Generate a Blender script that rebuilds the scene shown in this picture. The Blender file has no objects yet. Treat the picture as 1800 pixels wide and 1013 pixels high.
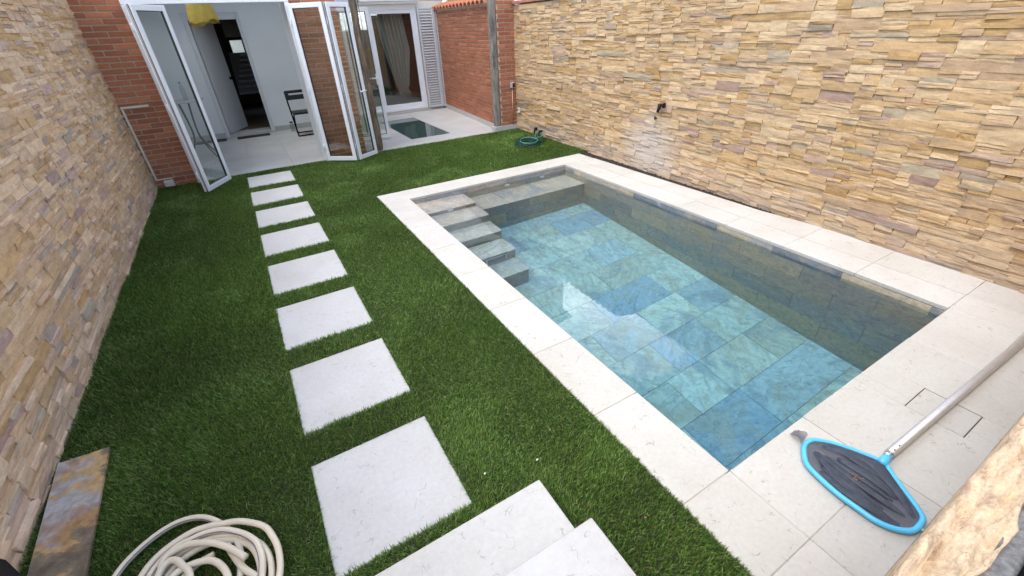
import bpy, math, random
import numpy as np
from mathutils import Matrix, Vector

random.seed(7)
RNG = np.random.default_rng(11)
sc = bpy.context.scene
COL = sc.collection

# ------------------------------------------------------------------ camera
cam_d = bpy.data.cameras.new('camera')
cam = bpy.data.objects.new('camera', cam_d)
COL.objects.link(cam)
YAW, PIT, ROL = 0.5149, 0.5591, -0.0447
CAM = np.array([0.0, 0.0, 1.84])
cy, sy, cp, sp = math.cos(YAW), math.sin(YAW), math.cos(PIT), math.sin(PIT)
FWD = Vector((sy * cp, cy * cp, -sp))
RGT = Vector((cy, -sy, 0))
UPV = RGT.cross(FWD)
R_ = RGT * math.cos(ROL) + UPV * math.sin(ROL)
U_ = -RGT * math.sin(ROL) + UPV * math.cos(ROL)
cam.matrix_world = Matrix(((R_.x, U_.x, -FWD.x, 0), (R_.y, U_.y, -FWD.y, 0), (R_.z, U_.z, -FWD.z, 1.84), (0, 0, 0, 1)))
cam_d.sensor_width = 36
cam_d.lens = 751.03 / 1800 * 36
cam_d.clip_start = 0.02
cam_d.clip_end = 3000
sc.camera = cam

# ------------------------------------------------------------------ sky, sun, exposure
SUN_EL, SUN_AZ = math.radians(66), math.radians(265)      # azimuth clockwise from +y: behind and left of the camera
world = bpy.data.worlds.new("World")
sc.world = world
world.use_nodes = True
wn = world.node_tree.nodes
wl = world.node_tree.links
wn.clear()
sky = wn.new('ShaderNodeTexSky')
sky.sky_type = 'NISHITA'
sky.sun_disc = False
sky.sun_elevation = SUN_EL
sky.sun_rotation = SUN_AZ
sky.air_density = 1.0
sky.dust_density = 1.5
sky.ozone_density = 1.0
bg = wn.new('ShaderNodeBackground')
bg.inputs['Strength'].default_value = 0.15
wo = wn.new('ShaderNodeOutputWorld')
# broken white cloud over a blue sky
tc = wn.new('ShaderNodeTexCoord')
mpw = wn.new('ShaderNodeMapping')
mpw.inputs['Scale'].default_value = (1.0, 1.0, 1.9)
mpw.inputs['Location'].default_value = (-2.66, 4.96, -0.30)
wl.new(tc.outputs['Generated'], mpw.inputs['Vector'])
nzw = wn.new('ShaderNodeTexNoise')
nzw.inputs['Scale'].default_value = 1.7
nzw.inputs['Detail'].default_value = 6
nzw.inputs['Roughness'].default_value = 0.55
wl.new(mpw.outputs[0], nzw.inputs['Vector'])
rpw = wn.new('ShaderNodeValToRGB')
rpw.color_ramp.elements[0].position = 0.53
rpw.color_ramp.elements[1].position = 0.64
wl.new(nzw.outputs['Fac'], rpw.inputs['Fac'])
mxw = wn.new('ShaderNodeMix')
mxw.data_type = 'RGBA'
wl.new(rpw.outputs['Color'], mxw.inputs[0])
wl.new(sky.outputs[0], mxw.inputs[6])
mxw.inputs[7].default_value = (25.0, 26.0, 27.5, 1)
wl.new(mxw.outputs[2], bg.inputs[0])
wl.new(bg.outputs[0], wo.inputs[0])

sun_d = bpy.data.lights.new('sun', 'SUN')
sun_d.energy = 0.9
sun_d.angle = math.radians(28)
sun_d.color = (1.0, 0.96, 0.91)
sun = bpy.data.objects.new('sun', sun_d)
COL.objects.link(sun)
sdir = Vector((math.sin(SUN_AZ) * math.cos(SUN_EL), math.cos(SUN_AZ) * math.cos(SUN_EL), math.sin(SUN_EL)))
sun.rotation_euler = sdir.to_track_quat('Z', 'Y').to_euler()
sun.location = (-4, -6, 12)

vs = sc.view_settings
vs.view_transform = 'Standard'
vs.look = 'None'
vs.gamma = 1
vs.use_curve_mapping = False
vs.exposure = 1.0
sc.render.engine = 'CYCLES'
cyc = sc.cycles
cyc.use_denoising = True
cyc.max_bounces = 14
cyc.diffuse_bounces = 5
cyc.glossy_bounces = 5
cyc.transmission_bounces = 12
cyc.transparent_max_bounces = 12
cyc.caustics_refractive = True
cyc.caustics_reflective = True
cyc.sample_clamp_indirect = 8


# ------------------------------------------------------------------ node helpers
def mat(name):
    m = bpy.data.materials.new(name)
    m.use_nodes = True
    nt = m.node_tree
    b = nt.nodes['Principled BSDF']
    return m, nt, b


def N(nt, t, **kw):
    n = nt.nodes.new(t)
    for k, v in kw.items():
        if k.startswith('i_'):
            key = k[2:]
            key = int(key) if key.isdigit() else key
            n.inputs[key].default_value = v
        else:
            setattr(n, k, v)
    return n


def lk(nt, a, b):
    nt.links.new(a, b)


def pos(nt, sx=1, sy_=1, sz=1, rot=(0, 0, 0)):
    g = N(nt, 'ShaderNodeNewGeometry')
    mp = N(nt, 'ShaderNodeMapping')
    mp.inputs['Scale'].default_value = (sx, sy_, sz)
    mp.inputs['Rotation'].default_value = rot
    lk(nt, g.outputs['Position'], mp.inputs['Vector'])
    return mp.outputs['Vector']


def noise(nt, vec, scale, detail=4, rough=0.55, dist=0.0):
    n = N(nt, 'ShaderNodeTexNoise')
    n.inputs['Scale'].default_value = scale
    n.inputs['Detail'].default_value = detail
    n.inputs['Roughness'].default_value = rough
    n.inputs['Distortion'].default_value = dist
    lk(nt, vec, n.inputs['Vector'])
    return n.outputs['Fac']


def ramp(nt, fac, stops):
    r = N(nt, 'ShaderNodeValToRGB')
    els = r.color_ramp.elements
    while len(els) < len(stops):
        els.new(0.5)
    for e, (p, c) in zip(els, stops):
        e.position = p
        if isinstance(c, (int, float)):
            c = (c, c, c)
        e.color = (c[0], c[1], c[2], 1)
    lk(nt, fac, r.inputs['Fac'])
    return r.outputs['Color']


def mix(nt, a, b, fac, mode='MIX'):
    m = N(nt, 'ShaderNodeMix')
    m.data_type = 'RGBA'
    m.blend_type = mode
    for v, idx in ((fac, 0), (a, 6), (b, 7)):
        if hasattr(v, 'is_linked'):
            lk(nt, v, m.inputs[idx])
        elif isinstance(v, (int, float)):
            m.inputs[idx].default_value = v if idx == 0 else (v, v, v, 1)
        else:
            m.inputs[idx].default_value = (v[0], v[1], v[2], 1)
    return m.outputs[2]


def math_(nt, op, a, b=0.0):
    m = N(nt, 'ShaderNodeMath', operation=op)
    for v, i in ((a, 0), (b, 1)):
        if hasattr(v, 'is_linked'):
            lk(nt, v, m.inputs[i])
        else:
            m.inputs[i].default_value = v
    return m.outputs[0]


def bump(nt, b, h, strength=0.3, dist=0.01):
    n = N(nt, 'ShaderNodeBump')
    n.inputs['Strength'].default_value = strength
    n.inputs['Distance'].default_value = dist
    lk(nt, h, n.inputs['Height'])
    lk(nt, n.outputs[0], b.inputs['Normal'])


def attr(nt, name='Col'):
    a = N(nt, 'ShaderNodeAttribute')
    a.attribute_name = name
    return a.outputs['Color']


def plain(name, col, rough=0.5, metal=0.0, var=0.0, vscale=20, bmp=0.0, spec=0.5):
    m, nt, b = mat(name)
    b.inputs['Roughness'].default_value = rough
    b.inputs['Metallic'].default_value = metal
    b.inputs['Specular IOR Level'].default_value = spec
    v = pos(nt)
    n = noise(nt, v, vscale, 5, 0.6)
    lo = [c * (1 - var) for c in col]
    hi = [min(1, c * (1 + var)) for c in col]
    c = ramp(nt, n, [(0.3, lo), (0.7, hi)])
    lk(nt, c, b.inputs['Base Color'])
    if bmp:
        bump(nt, b, n, bmp, 0.003)
    return m


M = {}


def make_materials():
    # stone cladding: colour of each stone is an attribute, grain and patches on top
    for key, gain in (('cladding', 1.0),):
        m, nt, b = mat(key)
        b.inputs['Roughness'].default_value = 0.9
        b.inputs['Specular IOR Level'].default_value = 0.25
        v = pos(nt)
        vst = pos(nt, 1, 1, 3.0)
        c = attr(nt)
        n1 = noise(nt, vst, 9, 6, 0.65, 0.4)
        n2 = noise(nt, v, 60, 4, 0.7)
        n3 = noise(nt, vst, 5, 3, 0.5, 0.8)
        c = mix(nt, c, ramp(nt, n1, [(0.25, (0.68, 0.64, 0.60)), (0.55, (1, 1, 1)), (0.8, (1.12, 1.09, 1.03))]), 0.8, 'MULTIPLY')
        c = mix(nt, c, ramp(nt, n2, [(0.3, 0.8), (0.65, 1.08)]), 0.6, 'MULTIPLY')
        c = mix(nt, c, (0.27, 0.22, 0.19), ramp(nt, n3, [(0.58, 0.0), (0.70, 0.38)]))
        # lime bloom left by water on the wall over the pool
        g = N(nt, 'ShaderNodeNewGeometry')
        s = N(nt, 'ShaderNodeSeparateXYZ')
        lk(nt, g.outputs['Position'], s.inputs[0])
        on_right = math_(nt, 'GREATER_THAN', s.outputs[0], 3.9)
        cen = N(nt, 'ShaderNodeVectorMath', operation='DISTANCE')
        mp = N(nt, 'ShaderNodeMapping')
        mp.inputs['Scale'].default_value = (0, 1.0, 1.15)
        lk(nt, g.outputs['Position'], mp.inputs['Vector'])
        lk(nt, mp.outputs[0], cen.inputs[0])
        cen.inputs[1].default_value = (0, 4.15, 0.33)
        wob = noise(nt, v, 6, 3, 0.6)
        dd = math_(nt, 'ADD', cen.outputs['Value'], math_(nt, 'MULTIPLY', wob, 0.35))
        bloom = ramp(nt, dd, [(0.35, 0.75), (0.78, 0.0)])
        foot = math_(nt, 'ADD', s.outputs[2], math_(nt, 'MULTIPLY', noise(nt, v, 5, 3, 0.6), -0.35))
        foot = ramp(nt, foot, [(0.0, 0.45), (0.13, 0.0)])
        k = math_(nt, 'MULTIPLY', on_right, bloom)
        c = mix(nt, c, (0.52, 0.47, 0.42), k)
        c = mix(nt, c, (0.5, 0.46, 0.42), math_(nt, 'MULTIPLY', foot, 0.5))
        lk(nt, c, b.inputs['Base Color'])
        h = math_(nt, 'ADD', math_(nt, 'MULTIPLY', n1, 0.8), math_(nt, 'MULTIPLY', n2, 0.3))
        bump(nt, b, h, 0.6, 0.008)
        M[key] = m
    # freshly split stone edge seen close: fine strata along the wall
    m, nt, b = mat('split_edge')
    b.inputs['Roughness'].default_value = 0.9
    b.inputs['Specular IOR Level'].default_value = 0.2
    v = pos(nt, 0.42, 1.2, 1)
    v1 = pos(nt)
    n1 = noise(nt, v, 70, 6, 0.7, 0.6)
    n2 = noise(nt, v1, 210, 5, 0.75)
    n3 = noise(nt, v, 28, 3, 0.6, 1.0)
    c = mix(nt, attr(nt), ramp(nt, n1, [(0.32, (0.58, 0.52, 0.48)), (0.46, (0.95, 0.95, 0.95)), (0.66, (1.22, 1.18, 1.12))]), 1.0, 'MULTIPLY')
    c = mix(nt, c, ramp(nt, n2, [(0.36, 0.78), (0.62, 1.15)]), 0.8, 'MULTIPLY')
    c = mix(nt, c, (0.33, 0.20, 0.16), ramp(nt, n3, [(0.60, 0.0), (0.70, 0.55)]))
    crk = ramp(nt, math_(nt, 'ABSOLUTE', math_(nt, 'SUBTRACT', noise(nt, v, 60, 3, 0.6, 1.2), 0.5)), [(0.0, 0.6), (0.012, 0.0)])
    c = mix(nt, c, (0.10, 0.07, 0.05), math_(nt, 'MULTIPLY', crk, ramp(nt, noise(nt, v1, 22, 2, 0.5), [(0.5, 0.0), (0.6, 1.0)])))
    lk(nt, c, b.inputs['Base Color'])
    bump(nt, b, math_(nt, 'ADD', n1, n2), 0.45, 0.004)
    M['split_edge'] = m
    # brick
    m, nt, b = mat('brick')
    b.inputs['Roughness'].default_value = 0.85
    b.inputs['Specular IOR Level'].default_value = 0.3
    v = pos(nt)
    c = attr(nt)
    n1 = noise(nt, v, 25, 5, 0.7)
    n2 = noise(nt, v, 120, 3, 0.6)
    c = mix(nt, c, ramp(nt, n1, [(0.3, 0.7), (0.7, 1.15)]), 0.7, 'MULTIPLY')
    lk(nt, c, b.inputs['Base Color'])
    bump(nt, b, math_(nt, 'ADD', n1, n2), 0.4, 0.004)
    M['brick'] = m
    M['mortar'] = plain('mortar', (0.50, 0.42, 0.33), 0.95, var=0.15, vscale=40, bmp=0.4)
    M['back_mortar'] = plain('back_mortar', (0.36, 0.27, 0.18), 0.95, var=0.2, vscale=30, bmp=0.4)
    M['grey_mortar'] = plain('grey_mortar', (0.17, 0.165, 0.16), 0.95, var=0.45, vscale=140, bmp=1.0)
    # limestone slabs with short curly hairlines and pits
    for key, base, hair in (('limestone', (0.55, 0.53, 0.495), 0.62), ('stepstone', (0.51, 0.505, 0.50), 0.5), ('floorstone', (0.47, 0.46, 0.45), 0.25)):
        m, nt, b = mat(key)
        b.inputs['Roughness'].default_value = 0.7
        b.inputs['Specular IOR Level'].default_value = 0.3
        v = pos(nt)
        a = attr(nt)
        n0 = noise(nt, v, 2.2, 5, 0.6)
        n1 = noise(nt, v, 45, 5, 0.7)
        c = mix(nt, base, ramp(nt, n0, [(0.3, (0.92, 0.9, 0.86)), (0.7, (1.05, 1.05, 1.05))]), 1.0, 'MULTIPLY')
        c = mix(nt, c, ramp(nt, n1, [(0.3, 0.9), (0.65, 1.04)]), 0.8, 'MULTIPLY')
        # hairlines: thin level sets of a warped noise, kept only in scattered spots
        l1 = noise(nt, v, 9, 2, 0.5, 1.6)
        line = ramp(nt, math_(nt, 'ABSOLUTE', math_(nt, 'SUBTRACT', l1, 0.5)), [(0.0, 1.0), (0.008, 0.8), (0.016, 0.0)])
        spot = ramp(nt, noise(nt, v, 16, 2, 0.5), [(0.565, 0.0), (0.61, 1.0)])
        hl = math_(nt, 'MULTIPLY', line, spot)
        c = mix(nt, c, (0.22, 0.19, 0.17), math_(nt, 'MULTIPLY', hl, 0.85 * hair))
        pit = ramp(nt, noise(nt, pos(nt, 1, 1.8, 1, (0, 0, 0.6)), 85, 2, 0.5), [(0.68, 0.0), (0.74, 1.0)])
        big = ramp(nt, noise(nt, v, 5, 2, 0.5), [(0.42, 0.0), (0.62, 1.0)])
        pp = math_(nt, 'MULTIPLY', pit, big)
        c = mix(nt, c, (0.33, 0.29, 0.25), math_(nt, 'MULTIPLY', pp, 0.6 * hair))
        c = mix(nt, c, a, 1.0, 'MULTIPLY')
        lk(nt, c, b.inputs['Base Color'])
        h = math_(nt, 'SUBTRACT', math_(nt, 'MULTIPLY', n1, 0.35), math_(nt, 'ADD', hl, pp))
        bump(nt, b, h, 0.35, 0.003)
        M[key] = m
    # quartzite-look tiles lining the pool
    m, nt, b = mat('quartzite')
    b.inputs['Roughness'].default_value = 0.55
    oi = N(nt, 'ShaderNodeObjectInfo')
    ge = N(nt, 'ShaderNodeNewGeometry')
    off = N(nt, 'ShaderNodeVectorMath', operation='SCALE')
    cx = N(nt, 'ShaderNodeCombineXYZ')
    for i_ in range(3):
        lk(nt, math_(nt, 'MULTIPLY', oi.outputs['Random'], 37.0 + 19 * i_), cx.inputs[i_])
    ad = N(nt, 'ShaderNodeVectorMath', operation='ADD')
    lk(nt, ge.outputs['Position'], ad.inputs[0])
    lk(nt, cx.outputs[0], ad.inputs[1])
    v2 = ad.outputs[0]                                       # every tile cut from another place of the rock
    vr = N(nt, 'ShaderNodeVectorRotate')
    vr.rotation_type = 'EULER_XYZ'
    lk(nt, v2, vr.inputs['Vector'])
    ce = N(nt, 'ShaderNodeCombineXYZ')
    ce.inputs[0].default_value = 0.2
    ce.inputs[1].default_value = 0.15
    lk(nt, math_(nt, 'MULTIPLY', oi.outputs['Random'], 9.0), ce.inputs[2])
    lk(nt, ce.outputs[0], vr.inputs['Rotation'])
    v = vr.outputs[0]
    a = attr(nt)
    st = N(nt, 'ShaderNodeMapping')
    st.inputs['Scale'].default_value = (1.0, 5.0, 5.0)
    lk(nt, v, st.inputs['Vector'])
    n1 = noise(nt, st.outputs[0], 3.0, 7, 0.66, 0.9)
    n2 = noise(nt, v2, 3.4, 4, 0.55, 1.2)
    n3 = noise(nt, v2, 26, 4, 0.65)
    c = mix(nt, a, ramp(nt, n1, [(0.30, (0.66, 0.68, 0.70)), (0.48, (0.97, 0.98, 1)), (0.70, (1.2, 1.17, 1.1))]), 1.0, 'MULTIPLY')
    c = mix(nt, c, (0.50, 0.42, 0.30), ramp(nt, n2, [(0.50, 0.0), (0.64, 0.5)]))
    c = mix(nt, c, (0.27, 0.33, 0.40), ramp(nt, noise(nt, v2, 1.9, 4, 0.6, 1.0), [(0.54, 0.0), (0.64, 0.55)]))
    c = mix(nt, c, ramp(nt, n3, [(0.3, 0.78), (0.7, 1.15)]), 0.7, 'MULTIPLY')
    crust = math_(nt, 'MULTIPLY', ramp(nt, noise(nt, v2, 42, 3, 0.6), [(0.52, 0.0), (0.6, 1.0)]), ramp(nt, noise(nt, v2, 2.3, 3, 0.6), [(0.60, 0.0), (0.66, 1.0)]))
    c = mix(nt, c, (0.62, 0.63, 0.58), math_(nt, 'MULTIPLY', crust, 0.75))
    vein = ramp(nt, math_(nt, 'ABSOLUTE', math_(nt, 'SUBTRACT', noise(nt, v2, 4.2, 4, 0.6, 1.2), 0.5)), [(0.0, 0.45), (0.012, 0.0)])
    c = mix(nt, c, (0.1, 0.1, 0.1), vein)
    lk(nt, c, b.inputs['Base Color'])
    bump(nt, b, n1, 0.3, 0.004)
    M['quartzite'] = m
    M['joint'] = plain('joint', (0.40, 0.37, 0.32), 0.9, var=0.1)
    M['grout'] = plain('grout', (0.27, 0.28, 0.27), 0.9, var=0.2)
    # loose slate slab
    m, nt, b = mat('slate_slab')
    b.inputs['Roughness'].default_value = 0.85
    b.inputs['Specular IOR Level'].default_value = 0.2
    v = pos(nt, 1, 1, 1, (0, 0, 0.35))
    st = N(nt, 'ShaderNodeMapping')
    st.inputs['Scale'].default_value = (1.0, 1.5, 1.0)
    lk(nt, v, st.inputs['Vector'])
    n1 = noise(nt, st.outputs[0], 2.9, 8, 0.6, 0.25)
    n2 = noise(nt, v, 22, 5, 0.7)
    n3 = noise(nt, st.outputs[0], 3.0, 4, 0.6, 0.5)
    sx_ = N(nt, 'ShaderNodeSeparateXYZ')
    g3 = N(nt, 'ShaderNodeNewGeometry')
    lk(nt, g3.outputs['Position'], sx_.inputs[0])
    grad = math_(nt, 'ADD', math_(nt, 'MULTIPLY', math_(nt, 'SUBTRACT', sx_.outputs[1], 2.03), 0.22), math_(nt, 'MULTIPLY', math_(nt, 'ADD', sx_.outputs[0], 1.20), -0.62))
    n1 = math_(nt, 'ADD', n1, grad)
    c = ramp(nt, n1, [(0.36, (0.13, 0.105, 0.075)), (0.44, (0.19, 0.15, 0.105)), (0.47, (0.43, 0.27, 0.12)), (0.53, (0.40, 0.28, 0.15)), (0.56, (0.33, 0.30, 0.285)), (0.7, (0.37, 0.35, 0.34))])
    c = mix(nt, c, (0.27, 0.15, 0.07), ramp(nt, n3, [(0.56, 0.0), (0.63, 0.6)]))
    c = mix(nt, c, ramp(nt, n2, [(0.3, 0.8), (0.7, 1.5)]), 0.9, 'MULTIPLY')
    lk(nt, c, b.inputs['Base Color'])
    bump(nt, b, math_(nt, 'ADD', n1, math_(nt, 'MULTIPLY', n2, 0.5)), 0.8, 0.012)
    M['slate'] = m
    # grass blades
    m, nt, b = mat('grass_blade')
    b.inputs['Roughness'].default_value = 0.55
    b.inputs['Specular IOR Level'].default_value = 0.35
    lk(nt, attr(nt), b.inputs['Base Color'])
    tr = N(nt, 'ShaderNodeBsdfTranslucent')
    lk(nt, attr(nt), tr.inputs['Color'])
    ms = N(nt, 'ShaderNodeMixShader')
    ms.inputs[0].default_value = 0.32
    out = nt.nodes['Material Output']
    lk(nt, b.outputs[0], ms.inputs[1])
    lk(nt, tr.outputs[0], ms.inputs[2])
    lk(nt, ms.outputs[0], out.inputs['Surface'])
    M['grass'] = m
    M['turf_base'] = plain('turf_base', (0.035, 0.045, 0.018), 0.95, var=0.35, vscale=60)
    M['soil'] = plain('soil', (0.03, 0.022, 0.017), 0.95, var=0.5, vscale=70, bmp=1.0)
    M['earth'] = plain('earth', (0.12, 0.10, 0.07), 0.95, var=0.2, vscale=3)
    # painted joinery, metals, plastics
    M['white_alu'] = plain('white_alu', (0.78, 0.79, 0.81), 0.3, var=0.02, vscale=8)
    M['white_paint'] = plain('white_paint', (0.60, 0.60, 0.61), 0.6, var=0.03, vscale=6)
    M['wall_paint'] = plain('wall_paint', (0.72, 0.73, 0.74), 0.8, var=0.03, vscale=2)
    M['room_wall'] = plain('room_wall', (0.30, 0.28, 0.26), 0.85, var=0.08, vscale=2)
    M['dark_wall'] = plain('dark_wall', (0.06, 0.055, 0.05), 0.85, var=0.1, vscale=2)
    M['cream'] = plain('cream', (0.62, 0.58, 0.50), 0.6, var=0.06, vscale=6)
    M['grey_panel'] = plain('grey_panel', (0.42, 0.42, 0.44), 0.6, var=0.05, vscale=6)
    M['trunking'] = plain('trunking', (0.66, 0.62, 0.55), 0.5, var=0.05, vscale=10)
    M['black_plastic'] = plain('black_plastic', (0.006, 0.006, 0.007), 0.45, var=0.1, spec=0.35)
    M['black_rubber'] = plain('black_rubber', (0.02, 0.02, 0.021), 0.85, var=0.2, vscale=60, bmp=0.4)
    M['black_metal'] = plain('black_metal', (0.008, 0.009, 0.012), 0.85, 0.0, var=0.1, spec=0.08)
    M['gasket'] = plain('gasket', (0.02, 0.02, 0.022), 0.6)
    M['chrome'] = plain('chrome', (0.7, 0.7, 0.72), 0.18, 1.0)
    M['alu'] = plain('alu', (0.62, 0.60, 0.585), 0.5, 0.7, var=0.06, vscale=30)
    M['blue_plastic'] = plain('blue_plastic', (0.10, 0.52, 0.85), 0.33, var=0.03)
    M['hose_green'] = plain('hose_green', (0.006, 0.055, 0.045), 0.35, var=0.15)
    M['hose_light'] = plain('hose_light', (0.06, 0.23, 0.19), 0.35, var=0.1)
    M['hose_beige'] = plain('hose_beige', (0.68, 0.60, 0.47), 0.42, var=0.06, vscale=9)
    M['hose_stripe'] = plain('hose_stripe', (0.10, 0.11, 0.20), 0.5)
    M['copper'] = plain('copper', (0.55, 0.33, 0.19), 0.45, 0.4, var=0.1)
    M['terracotta'] = plain('terracotta', (0.42, 0.15, 0.075), 0.85, var=0.25, vscale=18, bmp=0.3)
    M['red_cap'] = plain('red_cap', (0.40, 0.16, 0.11), 0.8, var=0.12, vscale=12, bmp=0.2)
    M['wood_floor'] = plain('wood_floor', (0.16, 0.11, 0.065), 0.45, var=0.15, vscale=9)
    M['curtain'] = plain('curtain', (0.55, 0.52, 0.46), 0.9, var=0.06, vscale=6)
    M['lamp_cloth'] = plain('lamp_cloth', (0.58, 0.43, 0.09), 0.85, var=0.12, vscale=14, bmp=0.4)
    M['blue_cap'] = plain('blue_cap', (0.05, 0.12, 0.5), 0.4)
    M['lamp_lens'] = plain('lamp_lens', (0.8, 0.82, 0.84), 0.3)
    M['pale_render'] = plain('pale_render', (0.66, 0.64, 0.60), 0.85, var=0.06, vscale=1.5)
    M['leaf_litter'] = plain('leaf_litter', (0.22, 0.14, 0.07), 0.8, var=0.3, vscale=90)
    # weathered wood
    for key, c0, c1, c2 in (('old_log', (0.045, 0.033, 0.025), (0.19, 0.135, 0.085), (0.30, 0.24, 0.17)), ('grey_wood', (0.10, 0.09, 0.075), (0.24, 0.22, 0.19), (0.33, 0.31, 0.28))):
        m, nt, b = mat(key)
        b.inputs['Roughness'].default_value = 0.85
        v = pos(nt, 1, 1, 0.07)
        n1 = noise(nt, v, 55, 5, 0.65, 0.6)
        n2 = noise(nt, pos(nt, 1, 1, 0.35), 7, 4, 0.6)
        c = ramp(nt, n1, [(0.33, c0), (0.5, c1), (0.72, c2)])
        c = mix(nt, c, (0.05, 0.04, 0.035), ramp(nt, n2, [(0.52, 0.0), (0.68, 0.7)]))
        lk(nt, c, b.inputs['Base Color'])
        bump(nt, b, n1, 0.9, 0.01)
        M[key] = m
    # net bag cloth
    m, nt, b = mat('net_cloth')
    b.inputs['Roughness'].default_value = 0.8
    v = pos(nt)
    n = noise(nt, v, 30, 3, 0.5)
    b.inputs['Roughness'].default_value = 0.5
    lk(nt, ramp(nt, n, [(0.3, (0.05, 0.06, 0.085)), (0.7, (0.085, 0.10, 0.135))]), b.inputs['Base Color'])
    tp = N(nt, 'ShaderNodeBsdfTransparent')
    ms = N(nt, 'ShaderNodeMixShader')
    ms.inputs[0].default_value = 0.36
    lk(nt, b.outputs[0], ms.inputs[1])
    lk(nt, tp.outputs[0], ms.inputs[2])
    lk(nt, ms.outputs[0], nt.nodes['Material Output'].inputs['Surface'])
    M['net'] = m
    # window glass: clear sheet with a fresnel reflection
    for key, tint, extra in (('glass', (0.93, 0.96, 0.95), 0.06), ('glass_dark', (0.80, 0.85, 0.84), 0.05), ('floor_glass', (0.40, 0.56, 0.54), 0.03)):
        m, nt, b = mat(key)
        tp = N(nt, 'ShaderNodeBsdfTransparent')
        tp.inputs['Color'].default_value = (*tint, 1)
        gl = N(nt, 'ShaderNodeBsdfGlossy')
        gl.inputs['Roughness'].default_value = 0.02
        ge = N(nt, 'ShaderNodeNewGeometry')
        dp = N(nt, 'ShaderNodeVectorMath', operation='DOT_PRODUCT')
        lk(nt, ge.outputs['Normal'], dp.inputs[0])
        lk(nt, ge.outputs['Incoming'], dp.inputs[1])
        ci = math_(nt, 'ABSOLUTE', dp.outputs['Value'])
        p5 = math_(nt, 'POWER', math_(nt, 'SUBTRACT', 1.0, ci), 5.0)
        f2 = math_(nt, 'ADD', math_(nt, 'MULTIPLY', p5, 0.9), 0.04 + extra)
        ms = N(nt, 'ShaderNodeMixShader')
        lk(nt, f2, ms.inputs[0])
        lk(nt, tp.outputs[0], ms.inputs[1])
        lk(nt, gl.outputs[0], ms.inputs[2])
        lk(nt, ms.outputs[0], nt.nodes['Material Output'].inputs['Surface'])
        M[key] = m
    # pool water
    m, nt, b = mat('pool_water')
    g = N(nt, 'ShaderNodeBsdfGlass')
    g.inputs['IOR'].default_value = 1.333
    g.inputs['Roughness'].default_value = 0.0
    bn = N(nt, 'ShaderNodeBump')
    bn.inputs['Strength'].default_value = 0.05
    bn.inputs['Distance'].default_value = 0.01
    lk(nt, noise(nt, pos(nt), 3.0, 2, 0.5), bn.inputs['Height'])
    lk(nt, bn.outputs[0], g.inputs['Normal'])
    va = N(nt, 'ShaderNodeVolumeAbsorption')
    va.inputs['Color'].default_value = (0.20, 0.80, 0.97, 1)
    va.inputs['Density'].default_value = 0.35
    out = nt.nodes['Material Output']
    lk(nt, g.outputs[0], out.inputs['Surface'])
    lk(nt, va.outputs[0], out.inputs['Volume'])
    M['water'] = m


make_materials()


# ------------------------------------------------------------------ mesh helpers
WL = {}                                                     # world location of every object made here


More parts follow.
